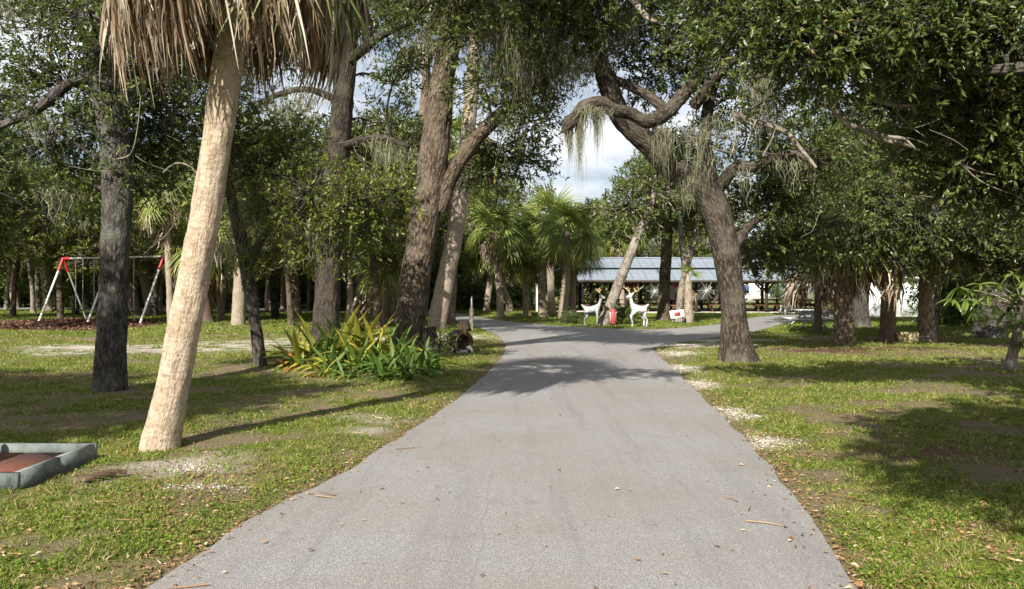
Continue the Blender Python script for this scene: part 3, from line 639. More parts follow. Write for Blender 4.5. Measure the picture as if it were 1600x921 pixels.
# ------------------------------------------------------------------ thin mossy oak by the bromeliads
t = Tree('live_oak', 'thin grey oak with a bent mossy trunk beside the bromeliads', GP(406, 577), 'oak_bark', 'olive_leaf', seed=5); d = 15.9
t.trunk([down(W(408, 577, d), -0.2)] + px_path([(406, 565, d), (398, 500, d), (388, 440, d), (380, 390, d), (366, 330, 15.6), (352, 260, 15.4), (345, 190, 15.4)]), [.14, .125, .112, .12, .125, .10, .08, .05], 28, 0.06, 0.012, (4, 0.4, 0.18))
t.limb([W(388, 425, d), W(405, 380, 15.8), W(440, 340, 15.6), (W(500, 310, 15.2))], [.09, .08, .06, .03])
for (px, py, dd, r, l) in [(430, 330, 15.6, .7, 1.6), (490, 300, 15.2, .8, 1.9), (555, 315, 15, .7, 1.9), (470, 370, 15.4, .6, 1.6), (540, 360, 15.3, .55, 1.6), (600, 300, 15.4, .55, 1.5), (400, 270, 15.4, .8, 1.8), (355, 220, 15.4, .9, 1.7), (440, 230, 15.8, .8, 1.6), (590, 360, 15.6, .4, 1.2), (520, 395, 15.8, .45, 1.2), (420, 400, 15.8, .4, 1.0)]:
    t.clump(W(px, py, dd), r, leafL=0.09, lai=l, gap=0.5)
for (px, py, dd) in [(375, 320, 15.5), (360, 260, 15.2), (410, 330, 15.5), (435, 300, 15.4), (455, 350, 15.3), (365, 380, 15.6), (500, 350, 15.2)]: t.hang(W(px, py, dd), n=60, length=1.1, spread=0.28)
for q in [[(415, 360, 15.3), (450, 345, 15.1), (462, 325, 15), (470, 330, 15)], [(440, 380, 15.2), (470, 360, 15), (462, 335, 15)]]: t.stick(px_path(q), 0.012)
for k in range(36):
    p = W(gs0.uniform(350, 640), gs0.uniform(190, 400), gs0.uniform(14.8, 16)); v = gs0.normal(size=3) * [.5, .2, .25]
    t.stick([p, p + v * .5 + gs0.normal(size=3) * .07, p + v], gs0.uniform(.004, .009))
t.finish()

# ------------------------------------------------------------------ thick dark trunk in the middle left
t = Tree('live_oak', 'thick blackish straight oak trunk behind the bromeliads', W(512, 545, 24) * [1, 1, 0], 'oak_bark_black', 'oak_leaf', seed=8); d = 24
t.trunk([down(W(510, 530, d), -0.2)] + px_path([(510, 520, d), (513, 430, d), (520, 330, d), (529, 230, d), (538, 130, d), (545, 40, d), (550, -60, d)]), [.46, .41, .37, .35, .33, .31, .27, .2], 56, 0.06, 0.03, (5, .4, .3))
t.limb([W(535, 160, d), W(480, 140, 24), W(430, 150, 24.5), W(395, 170, 25)], [.13, .10, .08, .05])
t.limb([W(540, 100, d), W(590, 60, 23), W(650, 30, 22)], [.16, .12, .06])
t.limb([W(529, 230, d), W(590, 215, 23), W(640, 230, 22.5)], [.12, .09, .05])
for (px, py, dd, r, l) in [(430, 80, 25, 1.4, 1.8), (470, 40, 25, 1.5, 1.8), (600, 40, 25, 1.5, 1.6), (610, 190, 25, 1.2, 1.8), (650, 230, 24, 1.0, 1.8), (590, 250, 26, 1.2, 1.9), (450, 190, 25.6, 1.1, 1.7), (410, 230, 25, 1.2, 2.1), (470, 260, 26, 1.2, 1.8), (610, 130, 25, .8, 1.0), (640, 100, 22, 1.0, 1.6), (540, -40, 24, 1.8, 2.2), (400, 320, 26, 1.3, 2.0)]:
    t.clump(W(px, py, dd), r, leafL=0.12, lai=l * .75, gap=.5)
for (px, py, dd) in [(440, 160, 24.5), (480, 145, 24), (600, 220, 23), (620, 235, 22.6), (455, 230, 24.6), (570, 270, 22.8)]: t.hang(W(px, py, dd), n=45, length=1.4, spread=0.4, wdt=0.018)
t.finish()

# ------------------------------------------------------------------ massive leaning oak at the drive
t = Tree('live_oak', 'massive leaning brown oak trunk beside the bromeliads with a limb over the drive', W(642, 565, 18.3) * [1, 1, 0], 'oak_bark_brown', 'oak_leaf', seed=12); d = 18.3
t.trunk([down(W(640, 562, d), -0.2)] + px_path([(637, 550, d), (639, 505, d), (647, 438, d), (659, 370, d), (671, 300, d), (681, 220, d), (690, 140, d), (704, 50, d), (712, -70, d), (716, -200, d)]), [.45, .40, .345, .335, .33, .325, .30, .27, .24, .2, .14], 72, 0.05, 0.034, (6, .28, .35))
t.limb([W(686, 330, d), W(706, 275, 18.2), W(735, 228, 18), W(770, 190, 17.8), W(808, 160, 17.4), W(860, 120, 16.8), W(920, 70, 16)], [.17, .18, .165, .15, .13, .10, .05], 20, 0.08, 0.025)
t.limb([W(700, 60, d), W(740, 10, 17.5), W(790, -50, 16.5)], [.2, .16, .1])
t.limb([W(808, 160, 17.4), W(800, 90, 17), W(830, 20, 16.4)], [.10, .07, .04])
for (px, py, dd, r, l) in [(770, 60, 17, 1.1, 2.2), (830, 40, 16.6, 1.1, 2.3), (800, 130, 17.2, .9, 2.0), (860, 100, 16.8, .8, 1.9), (745, 140, 18, .7, 1.5), (890, 30, 16, 1.0, 2.2), (700, -40, 18, 1.6, 2.2), (760, -60, 17, 1.5, 2.2), (850, -60, 16, 1.4, 2.2), (830, 190, 17.2, .7, 1.8), (780, 230, 18.6, .8, 1.9), (820, 250, 19, .8, 1.8), (930, -10, 15.6, 1.0, 1.8), (790, -170, 13.5, 1.2, 2.2), (880, -190, 14, 1.1, 2.2), (980, -180, 14.5, 1.2, 2.2), (700, -200, 14.5, 1.2, 2.0), (1040, -150, 16, 1.0, 2.0), (660, -60, 19, 1.6, 2.0), (600, -20, 19.5, 1.2, 1.8), (760, 270, 19.6, .8, 1.7), (850, 160, 17, .5, 1.3)]:
    t.clump(W(px, py, dd), r, leafL=0.105, lai=l * .85, gap=.48)
for (px, py, dd, n_, L_) in [(800, 5, 16.4, 130, 1.9), (825, 15, 16.4, 120, 2.0), (845, 60, 16.5, 80, 1.3), (780, 40, 16.8, 90, 1.6), (865, 110, 16.6, 70, 1.2), (890, 80, 16.2, 80, 1.2), (835, 130, 17, 70, 1.1), (910, 90, 15.9, 60, .9), (790, 180, 17.6, 60, 1.0), (815, 60, 16.6, 100, 1.6), (760, 90, 17.2, 60, 1.2), (870, 20, 16, 90, 1.4)]:
    t.hang(W(px, py, dd), n=n_, length=L_, spread=0.3, wdt=0.013)
t.hang(W(665, 60, 17.9), n=50, length=0.6, spread=0.2)
t.finish()

# dead palm leaf caught against the big oak, and a pale tall palm behind it
d = 30
palm('sabal_palm', 'tall pale palm trunk leaning just behind the massive oak', [down(W(681, 514, d))] + px_path([(684, 500, d), (698, 430, d), (710, 370, d), (722, 290, d), (733, 190, d), (741, 90, d), (746, 10, d), (748, -30, d)]),
     [.38, .34, .33, .31, .29, .26, .24, .22, .2], 51, 1.6, 22, 2, 8, 0, 'palm_bark_grey', None, (-40, 70), 1.2, 36)
palm('sabal_palm', 'slim brown palm trunk squeezed between the massive oak and the pale palm', [down(W(706, 507, 34))] + px_path([(704, 495, 34), (708, 420, 34), (704, 330, 34), (700, 250, 34)]), [.2, .2, .19, .18, .17], 52, 1.6, 18, 2, 8, 0, 'palm_bark_brown')
palm('cabbage_palm', 'small-crowned palm whose dead straw leaves hang against the massive oak', [down(W(640, 512, 33))] + px_path([(640, 500, 33), (652, 380, 33), (660, 220, 33), (668, 80, 33), (672, 40, 33)]), [.2, .2, .19, .18, .17, .16], 53, 1.25, 12, 1, 14, 0, 'palm_bark_brown', None, (-10, 70), 1.3)

# ------------------------------------------------------------------ arching mossy oak on the right of the drive
t = Tree('live_oak', 'curving oak right of the drive with mossy limbs arching left', GP(1150, 567), 'oak_bark_shaded', 'oak_leaf', seed=21); d = 17.3
t.trunk([down(W(1152, 570, d), -0.2)] + px_path([(1151, 556, d), (1147, 500, d), (1142, 440, d), (1132, 380, d), (1117, 325, d), (1090, 285, 17.2), (1046, 262, 17), (1012, 224, 16.8), (972, 184, 16.6), (950, 132, 16.4), (925, 60, 16.2), (915, -20, 16)]),
        [.42, .355, .27, .26, .275, .31, .255, .22, .215, .205, .19, .13, .08], 64, 0.05, 0.028, (6, .5, .28))
t.limb([W(1120, 335, d), W(1108, 270, 17.1), W(1102, 215, 16.9), W(1110, 150, 16.7), W(1135, 80, 16.4), W(1150, 0, 16)], [.2, .16, .13, .11, .08, .04], 18, 0.08)
t.limb([W(1112, 140, 16.7), W(1094, 122, 16.7), W(1066, 150, 16.4), W(1040, 178, 16), W(1012, 190, 15.6), W(985, 178, 15.5), W(958, 172, 15.3), W(938, 160, 15.2), W(914, 166, 15.1), W(900, 182, 15), W(890, 192, 14.95), W(881, 208, 14.95)], [.09, .11, .125, .14, .135, .12, .135, .11, .12, .10, .13, .05], 18, 0.05, 0.034)
t.limb([W(1042, 176, 16), W(1026, 160, 16.1), W(1006, 146, 16.2), W(980, 133, 16.3), W(955, 121, 16.4), W(940, 100, 16.4)], [.09, .10, .085, .095, .075, .04], 14, .06, .025)
t.limb([W(1118, 300, d), W(1150, 262, 17), W(1180, 262, 16.7), W(1205, 248, 16.6), W(1240, 240, 16.2), W(1265, 252, 16)], [.14, .12, .095, .09, .065, .03], 14, 0.08, 0.02)
t.limb([W(1140, 400, d), W(1165, 360, 17.6), W(1200, 335, 18), W(1250, 330, 18.5)], [.12, .09, .07, .04])
t.limb([W(1085, 165, 16.6), W(1120, 120, 16), W(1165, 80, 15.4)], [.12, .09, .05])
for (px, py, dd, r, l) in [(960, 40, 16.4, .9, 1.5), (1010, 60, 16.6, .8, 1.3), (930, 100, 16.4, .45, 1.2), (1060, 30, 16.4, .9, 1.5), (1100, 90, 16.6, .8, 1.5), (1150, 40, 16, .9, 1.7), (1010, 120, 16.8, .5, 1.0), (1140, 160, 16.8, .8, 1.7), (1180, 210, 17, .8, 1.9), (1130, 240, 17.4, .6, 1.5), (1070, 250, 17.6, .55, 1.5), (1205, 130, 16, .8, 1.8),
        (1240, 290, 18, 1.0, 2.2), (1195, 310, 18, .8, 2.0), (1280, 350, 19, 1.1, 2.3), (1225, 385, 19, .9, 2.1), (1190, 385, 19.5, .6, 1.9), (1160, 320, 18.4, .6, 1.7), (1270, 240, 17, 1.0, 2.2), (1070, 110, 17, .6, 1.2), (980, -30, 16, 1.1, 1.6), (1090, -40, 16, 1.2, 1.8), (1180, 405, 20, .5, 2.4), (1215, 410, 20.5, .5, 2.4), (1250, 405, 21, .55, 2.4), (1285, 400, 21.5, .5, 2.2), (1000, 152, 17, .45, 1.2), (1050, 140, 17, .5, 1.5), (962, 108, 16.7, .45, 1.5), (1030, 95, 16.8, .6, 1.6), (1075, 215, 17.6, .5, 1.5), (1050, 215, 17.8, .35, 1.1)]:
    t.clump(W(px, py, dd), r, leafL=0.095, lai=l * .8, gap=.5)
for (px, py, dd, n_, L_, sp) in [(889, 195, 15, 70, 1.2, .045), (906, 175, 15, 90, 1.7, .055), (932, 170, 15.1, 80, 1.15, .045), (945, 170, 15.2, 40, .5, .1), (915, 170, 15, 50, .55, .12), (1030, 200, 15.8, 70, 1.1, .13), (1040, 210, 16, 60, 1.2, .12), (1190, 60, 15.5, 110, 1.9, .18), (1185, 110, 15.6, 100, 1.8, .18), (1200, 150, 16, 70, 1.2, .25), (1090, 200, 16.6, 80, 1.3, .3), (1100, 250, 16.9, 40, 1.3, .2), (1130, 180, 16.6, 40, 1.2, .3),
        (970, 30, 16, 70, 1.0, .2), (985, 10, 15.8, 80, 1.0, .2), (955, 60, 16.2, 50, .8, .25), (1230, 250, 16.2, 30, .9, .2), (1165, 262, 16.8, 30, 1.0, .2), (1075, 280, 16.8, 40, 1.0, .15)]:
    t.hang(W(px, py, dd), n=n_, length=L_, spread=sp, wdt=0.011)
t.finish()

# ------------------------------------------------------------------ oak overhead, rooted out of view to the right
t = Tree('live_oak', 'near oak reaching in overhead from the right with glossy leaves and bare pale sticks', (8.0, 6.8, 0), 'oak_bark', 'oak_leaf', seed=33)
t.trunk([(8.0, 6.8, -0.2), (8.0, 6.8, 0.3), (7.9, 6.9, 1.8), (7.7, 7.0, 3.2), (7.4, 7.2, 4.6), (7.2, 7.3, 6.5), (7.0, 7.2, 8.2)], [.5, .42, .36, .34, .28, .18, .08], 32, 0.1)
t.limb([(7.7, 7.0, 3.3), (6.9, 7.4, 3.9), W(1540, 110, 8.8), W(1430, 50, 9), W(1330, 30, 9), W(1220, 20, 9), W(1120, 0, 9)], [.13, .10, .06, .05, .04, .035, .02])
t.limb([(7.5, 7.1, 4.2), (6.4, 5.5, 4.9), (5.2, 3.6, 5.3), (3.9, 1.4, 5.5), (3.3, 0.0, 5.6)], [.18, .15, .12, .08, .04])
t.limb([(7.6, 7.0, 3.6), W(1590, 190, 9.6), W(1500, 160, 10), W(1400, 120, 10.4), W(1300, 90, 10.6)], [.09, .07, .05, .04, .02])
for (px, py, dd, r, l) in [(1100, 30, 9, .55, 1.2), (1150, 70, 8.8, .5, 1.2), (1120, -20, 9, .7, 1.5), (1180, 10, 8.8, .6, 1.5), (1240, 60, 8.8, .65, 1.7), (1210, 150, 9.2, .35, .9), (1300, 30, 8.8, .75, 2.0), (1290, 110, 9.4, .55, 1.6), (1360, 70, 9, .7, 1.8), (1420, 20, 8.8, .75, 2.0), (1440, 110, 9.4, .6, 1.5), (1500, 30, 9, .7, 1.5), (1570, 60, 9, .7, 1.8),
        (1520, 140, 9.8, .65, 1.8), (1590, 170, 9.6, .75, 2.2), (1460, 190, 10.2, .6, 1.7), (1380, 165, 10, .45, 1.0), (1550, 230, 10, .7, 2.0), (1610, 280, 10, .8, 2.3), (1330, -50, 9, .9, 2.0), (1500, -60, 9, 1.0, 2.2), (1000, -40, 9, .5, 1.1), (1410, 245, 10.6, .35, 1.0), (1490, 280, 10.6, .5, 1.5), (1060, 60, 9.4, .3, .8)]:
    t.clump(W(px, py, dd), r, leafL=0.085, lai=l * (.8 if px < 1220 else 1.4), twig=0.38, gap=0.5)
for (c_, r, l) in [((4.4, 2.4, 5.4), 1.0, 2.4), ((3.6, 0.9, 5.5), 1.0, 2.5), ((4.8, 0.6, 5.7), 1.1, 2.5), ((5.6, 3.0, 5.6), 1.2, 2.5), ((4.6, -0.9, 5.8), 1.1, 2.5), ((3.4, -0.6, 5.4), 0.8, 2.2), ((7.6, 3.0, 5.8), 1.4, 2.5), ((6.4, 0.8, 6.0), 1.3, 2.5), ((9.8, 6.0, 6.0), 1.5, 2.4), ((9.9, 8.6, 5), 1.5, 2.3)] + [((sx_ - .536 * h_, sy_ - 1.325 * h_, h_), r_, 3.0) for sx_, sy_, h_, r_ in [(5.2, 7.0, 6, 1.0), (5.6, 8.3, 6.2, 1.1), (6.8, 7.4, 6, 1.2), (7.2, 9.2, 6.2, 1.2), (8.4, 8.4, 6.5, 1.3), (8.2, 10.6, 6, 1.1), (4.6, 6.0, 5.8, .7), (4.4, 6.9, 5.8, .7), (5.0, 5.6, 5.6, .8), (6.0, 6.2, 5.8, 1.0), (4.9, 8.0, 6.0, .7), (9.0, 12.8, 5, 1.1), (10.4, 13.8, 5, 1.2), (12.2, 14.6, 5, 1.3), (11.2, 12.4, 5, 1.2), (9.6, 15.4, 5, 1.1), (8.0, 11.8, 5, .8), (9.4, 10.6, 5.6, 1.1), (10.6, 10.8, 5.6, 1.2), (1.9, 15.2, 6.6, .55), (2.7, 14.9, 6.8, .4), (3.6, 6.5, 5.8, .55), (4.0, 7.4, 6, .6), (4.3, 6.2, 5.8, .6), (3.9, 8.2, 6, .4), (4.7, 8.3, 6, .7), (3.6, 5.7, 5.6, .35), (4.3, 9.1, 6, .45), (5.2, 9.3, 6, .8), (6.2, 9.8, 6, .8), (1.0, 14.2, 6.8, .45)]]:
    t.clump(c_, r, leafL=0.12, lai=l)
t.limb(px_path([(1292, 128, 9.2), (1300, 165, 9.2), (1322, 190, 9.2), (1352, 205, 9.2), (1385, 220, 9.3), (1408, 224, 9.3), (1428, 232, 9.4)]), [.03, .04, .042, .038, .032, .022, .012], 8, 0.05, 0.006, 'pale_bark')
t.limb(px_path([(1364, 208, 9.25), (1388, 214, 9.1), (1412, 217, 9.1), (1430, 232, 9.1)]), [.025, .022, .017, .008], 7, 0.05, 0.005, 'pale_bark')
t.limb(px_path([(1335, 125, 9.4), (1360, 152, 9.4), (1385, 160, 9.4), (1412, 166, 9.4), (1445, 162, 9.4)]), [.02, .032, .03, .026, .012], 8, 0.05, 0.006, 'pale_bark')
t.limb(px_path([(1145, 178, 9.2), (1180, 190, 9.2), (1225, 205, 9.2), (1250, 232, 9.2), (1275, 262, 9.2)]), [.03, .027, .03, .026, .016], 8, 0.05, 0.006, 'pale_bark')
t.limb(px_path([(985, -12, 9.4), (998, 12, 9.3), (1012, 28, 9.2), (1030, 36, 9.1)]), [.04, .034, .03, .012], 8, 0.05, 0.006, 'pale_bark')
gs = np.random.default_rng(77)
for q in [[(1030, 36, 9.1), (1045, 35, 9), (1062, 36, 9)], [(1145, 175, 8.8), (1150, 200, 8.7), (1146, 232, 8.7), (1132, 266, 8.6)], [(1146, 240, 8.7), (1125, 235, 8.6), (1108, 228, 8.6)], [(1148, 172, 9), (1165, 190, 9), (1192, 206, 9.1)], [(1340, 128, 9), (1318, 100, 9), (1300, 112, 9)], [(1420, 115, 8.8), (1400, 130, 8.8), (1374, 142, 8.9)], [(1402, 168, 9.3), (1404, 195, 9.2), (1400, 180, 9.2)], [(1405, 180, 9.2), (1425, 200, 9.2), (1446, 214, 9.2)], [(1335, 210, 9.2), (1355, 228, 9), (1352, 215, 9)], [(1228, 92, 8.8), (1240, 112, 8.8), (1262, 60, 8.8)], [(1222, 120, 8.8), (1228, 88, 8.8)], [(1192, 245, 9), (1206, 218, 9), (1212, 200, 9)], [(1500, 255, 9.6), (1530, 282, 9.6), (1570, 300, 9.6), (1600, 308, 9.6)], [(1505, 260, 9.6), (1535, 270, 9.6), (1555, 274, 9.5)], [(1110, 90, 8.8), (1135, 62, 8.8), (1150, 35, 8.8)], [(1040, 80, 9), (1075, 66, 8.9), (1100, 60, 8.8)], [(1425, 116, 8.8), (1428, 148, 8.8)], [(1440, 103, 9.2), (1470, 100, 9.2), (1500, 106, 9.2)], [(1195, 160, 9), (1168, 220, 9), (1160, 260, 9)], [(1270, 150, 9), (1285, 130, 9), (1278, 165, 9)]]:
    t.stick(px_path(q), 0.013)
for k in range(40):
    p = W(gs.uniform(1020, 1590), gs.uniform(10, 330), gs.uniform(8.8, 10)); v = gs.normal(size=3) * [.3, .15, .22]
    t.stick([p, p + v * 0.5 + gs.normal(size=3) * 0.04, p + v], gs.uniform(0.004, 0.008))
t.finish()

# ------------------------------------------------------------------ right-hand grove
t = Tree('live_oak', 'broad swollen oak trunk at the right edge behind the young broad-leaved tree', W(1546, 538, 26) * [1, 1, 0], 'oak_bark', 'oak_leaf', seed=44); d = 25.5
t.trunk([down(W(1545, 545, d), -0.2)] + px_path([(1545, 536, d), (1548, 500, d), (1552, 460, d), (1556, 400, d), (1550, 320, d), (1540, 220, d), (1530, 120, d)]), [.75, .52, .40, .37, .36, .33, .28, .18], 48, 0.08, .03, (6, .35, .3))
t.limb([W(1552, 370, d), W(1480, 290, 24), W(1400, 250, 22.5), W(1320, 240, 21.5)], [.25, .2, .14, .07])
t.limb([W(1550, 330, d), W(1620, 260, 24), W(1700, 200, 23)], [.22, .16, .08])
t.limb([W(1552, 400, d), W(1500, 370, 22), W(1440, 360, 20)], [.15, .11, .05])
for (px, py, dd, r, l) in [(1330, 250, 21.5, 1.4, 2.5), (1400, 220, 22, 1.5, 2.5), (1470, 250, 22, 1.5, 2.6), (1540, 200, 23, 1.7, 2.5), (1620, 250, 23, 1.8, 2.6), (1360, 320, 20.5, 1.2, 2.5), (1430, 330, 20, 1.2, 2.6), (1500, 340, 20, 1.3, 2.6), (1570, 340, 20, 1.3, 2.6), (1560, 400, 21, 1.0, 2.4), (1500, 400, 21, .9, 2.3), (1600, 400, 20, 1.1, 2.5), (1450, 150, 22, 1.3, 1.5), (1360, 170, 22, 1.1, 1.4), (1570, 110, 23, 1.5, 1.4), (1310, 170, 21, 1.1, 1.6), (1640, 330, 19, 1.4, 2.5), (1290, 310, 20.5, 1.0, 2.3), (1320, 380, 20.5, .8, 2.0), (1400, 400, 20.5, .7, 1.9)]:
    t.clump(W(px, py, dd), r, leafL=0.12, lai=l * .74, gap=.5)
for (px, py, dd) in [(1340, 370, 20.5), (1395, 340, 20.5), (1300, 330, 20.5)]: t.hang(W(px, py, dd), n=22, length=1.2, spread=0.35, wdt=0.014)
t.finish()

G2 = 'palms of the grove right of the drive'
palm('boot_palm', 'thick shaggy palm trunk crisscrossed by old leaf bases, right of the white picnic table', [down(W(1318, 548, 22.3))] + px_path([(1318, 536, 22.3), (1318, 480, 22.3), (1322, 420, 22.3), (1324, 360, 22.3), (1326, 320, 22.3)]), [.30, .25, .21, .20, .20, .18], 61, 1.5, 16, 0, 12, 110, 'palm_bark_brown', None, (-50, 50), 1.3)
palm('boot_palm', 'sunlit shaggy palm trunk with pale crossing leaf bases, beside the white shed', [down(W(1449, 540, 24))] + px_path([(1449, 528, 24), (1447, 480, 24), (1449, 430, 24), (1452, 380, 24), (1454, 330, 24)]), [.27, .23, .20, .19, .18, .17], 62, 1.4, 18, 1, 8, 100, 'palm_bark_grey', None, (-50, 50), 1.3)
palm('cabbage_palm', 'smooth reddish-brown palm trunk standing left of the white shed', [down(W(1387, 545, 23.6))] + px_path([(1387, 533, 23.6), (1388, 480, 23.6), (1391, 430, 23.6), (1394, 380, 23.6), (1398, 340, 23.6)]), [.26, .225, .21, .20, .19, .17], 63, 1.4, 18, 0, 7, 0, 'palm_bark_brown', None, (-50, 50), 1.3)
palm('cabbage_palm', 'slim palm with a drooping tuft of brown dead leaves beside the white picnic table', [down(W(1278, 528, 27.5))] + px_path([(1278, 518, 27.5), (1278, 470, 27.5), (1279, 430, 27.5), (1280, 396, 27.5)]), [.17, .13, .12, .115, .11], 64, 0.9, 5, 0, 26, 0, 'palm_bark_brown', None, (10, 70), 1.55)
t = Tree('live_oak', 'grey oak trunk half hidden behind the shaggy palm', W(1344, 510, 33) * [1, 1, 0], 'oak_bark', 'oak_leaf', seed=46); d = 33
t.trunk([down(W(1346, 514, d), -0.2)] + px_path([(1346, 507, d), (1345, 450, d), (1345, 380, d), (1340, 300, d), (1330, 220, d)]), [.38, .32, .28, .27, .23, .12], 32, .1)
for (px, py, dd, r, l) in [(1300, 330, 32, 1.8, 2.2), (1380, 320, 33, 1.9, 2.2), (1330, 240, 33, 2.0, 2.2), (1240, 330, 31, 1.5, 2.0), (1420, 260, 33, 2.0, 2.2), (1250, 250, 32, 1.8, 2.0)]: t.clump(W(px, py, dd), r, leafL=0.18, lai=l)
t.finish()
t = Tree('slender_tree', 'thin crooked grey trunk leaning beside the sunlit shaggy palm', W(1452, 533, 24.6) * [1, 1, 0], 'oak_bark', 'oak_leaf', seed=47); d = 24.6
t.trunk([down(W(1458, 537, d))] + px_path([(1458, 525, d), (1461, 480, d), (1465, 430, d), (1474, 380, d), (1478, 330, d)]), [.17, .15, .14, .13, .11, .06], 20, .1, .01)
for q in [(1480, 300, 24.6, 1.1, 2.0), (1510, 350, 24.4, .9, 1.9)]: t.clump(W(*q[:3]), q[3], leafL=.14, lai=q[4])
t.finish()

# ------------------------------------------------------------------ young broad-leaved tree, right edge
d = 15.2
root = thing('young_tree', 'young slender pale tree with drooping long fresh leaves at the right edge', 'tree', W(1577, 583, d) * [1, 1, 0])
tp = [down(W(1576, 588, d), -.1)] + px_path([(1577, 578, d), (1583, 550, d), (1590, 515, d), (1597, 480, d), (1604, 440, d)])
MB().tube(tp, [.15, .105, .085, .075, .06, .035], 20, .05, 0, oak_disp(.006, 3), .5, False, (4, .3, .12)).build('trunk', M['pale_bark'], root)
gl = np.random.default_rng(12); lm = MB()
for sgn in (-1, 1):
    V = []
    for k in range(6):
        tt = k / 5; w_ = 0.036 * math.sin(math.pi * min(1, tt * 0.9 + 0.1)) * (1 if tt < 1 else 0.05); V += [(tt * .30, 0, -0.14 * tt ** 2), (tt * .30, sgn * w_, -0.14 * tt ** 2 + 0.012)]
    lm.add(V, [(2 * k, 2 * k + 1, 2 * k + 3, 2 * k + 2) if sgn > 0 else (2 * k, 2 * k + 2, 2 * k + 3, 2 * k + 1) for k in range(5)], 0, np.linspace(.4, .8, 12))
LEAFM = lm.data('leaf', M['fresh_leaf'])
tw = MB(); rl = np.array(root.location)
for (px, py, dd) in [(1510, 470, 15.4), (1524, 488, 15), (1545, 462, 15.2), (1560, 445, 15), (1532, 445, 15.6), (1572, 490, 14.8), (1590, 462, 15), (1500, 450, 15.8), (1555, 480, 15.6), (1518, 455, 16), (1580, 430, 15.2), (1600, 500, 15), (1540, 498, 15.2), (1488, 468, 16), (1565, 465, 16), (1605, 440, 15.6), (1578, 508, 15.3), (1530, 470, 15.8), (1598, 535, 15)]:
    c_ = W(px, py, dd); at = np.array(tp[4 if py < 490 else 3]); tw.tube([at, (at + c_) / 2 + (0, 0, .06), c_], [.016, .011, .006], 5, .12)
    for k in range(9):
        part('leaf', LEAFM, root, None, c_ - rl, (gl.uniform(-.5, .5), gl.uniform(-.35, .65), k * 0.698 + gl.uniform(-.3, .3)), gl.uniform(.65, 1.15))
tw.build('branches', M['pale_bark'], root, 'stuff')

# ------------------------------------------------------------------ middle distance palms
G3 = 'palms in front of the pavilion'
palm('cabbage_palm', 'palm with bright yellow-green drooping fans in front of the pavilion, left of the deer', [down(W(880, 494, 41))] + px_path([(880, 488, 41), (884, 450, 41), (886, 410, 41), (886, 368, 41)]), [.24, .22, .2, .19, .18], 71, 1.4, 22, 9, 3, 60, 'palm_bark_grey', G3, (-28, 70))
palm('cabbage_palm', 'short clean-trunked palm left of the pavilion end', [down(W(823, 494, 44))] + px_path([(823, 488, 44), (822, 455, 44), (819, 420, 44), (818, 402, 44)]), [.25, .2, .19, .18, .17], 72, 1.3, 20, 3, 4, 40, 'palm_bark', G3, (-28, 70))
palm('cabbage_palm', 'palm by the white downpipe of the pavilion with brown dead leaves', [down(W(848, 494, 43))] + px_path([(848, 488, 43), (847, 450, 43), (846, 410, 43), (846, 372, 43)]), [.23, .2, .19, .18, .18], 73, 1.35, 20, 3, 12, 40, 'palm_bark_grey', G3, (-28, 70))
palm('cabbage_palm', 'pale-footed palm just left of the silver deer', [down(W(895, 491, 45))] + px_path([(895, 486, 45), (895, 450, 45), (897, 420, 45), (898, 395, 45)]), [.23, .2, .19, .18, .17], 74, 1.15, 16, 2, 8, 0, 'palm_bark_grey', G3, (-28, 65))
palm('cabbage_palm', 'brown slim palm at the bend of the drive with a tall shaggy crown', [down(W(782, 494, 42))] + px_path([(782, 487, 42), (780, 440, 42), (777, 400, 42), (776, 362, 42)]), [.22, .2, .2, .19, .18], 75, 1.35, 18, 3, 12, 30, 'palm_bark_grey', G3, (-28, 70))
palm('cabbage_palm', 'palm rising behind the pavilion end with a high green crown', [down(W(862, 487, 50))] + px_path([(862, 483, 50), (860, 430, 50), (858, 385, 50), (860, 352, 50)]), [.25, .24, .23, .22, .2], 76, 1.65, 26, 1, 4, 0, 'palm_bark_grey', G3, (-35, 80))
palm('cabbage_palm', 'green palm top showing over the pavilion roof right of its left end', [down(W(908, 482, 62))] + px_path([(908, 478, 62), (908, 410, 62), (908, 375, 62)]), [.25, .24, .22, .2], 77, 1.7, 22, 1, 4, 0, 'palm_bark_grey', G3, (-35, 80))
palm('cabbage_palm', 'palm behind the pavilion left of the leaning pale trunk', [down(W(972, 480, 64))] + px_path([(972, 476, 64), (972, 400, 64), (972, 362, 64)]), [.25, .24, .22, .2], 78, 1.8, 24, 2, 6, 0, 'palm_bark_grey', G3, (-30, 80))
palm('cabbage_palm', 'palm with a dark full crown left of the bend in the drive', [down(W(758, 485, 52))] + px_path([(760, 480, 52), (768, 425, 52), (775, 392, 52)]), [.24, .22, .2, .18], 79, 1.6, 24, 1, 5, 0, 'palm_bark_grey', G3, (-30, 80))
palm('cabbage_palm', 'crooked pale palm trunk leaning at the bend of the drive', [down(W(797, 481, 54))] + px_path([(795, 475, 54), (785, 450, 54), (776, 425, 54), (770, 400, 54)]), [.26, .25, .23, .2, .18], 80, 1.4, 18, 1, 5, 0, 'palm_bark_grey', G3, (-30, 70))
palm('cabbage_palm', 'short shaggy dark palm stem beside the forked pale tree', [down(W(1076, 494, 36))] + px_path([(1076, 488, 36), (1076, 465, 36), (1075, 440, 36)]), [.22, .19, .17, .14], 81, 0.6, 2, 0, 4, 30, 'palm_bark_grey', G3, (30, 80))

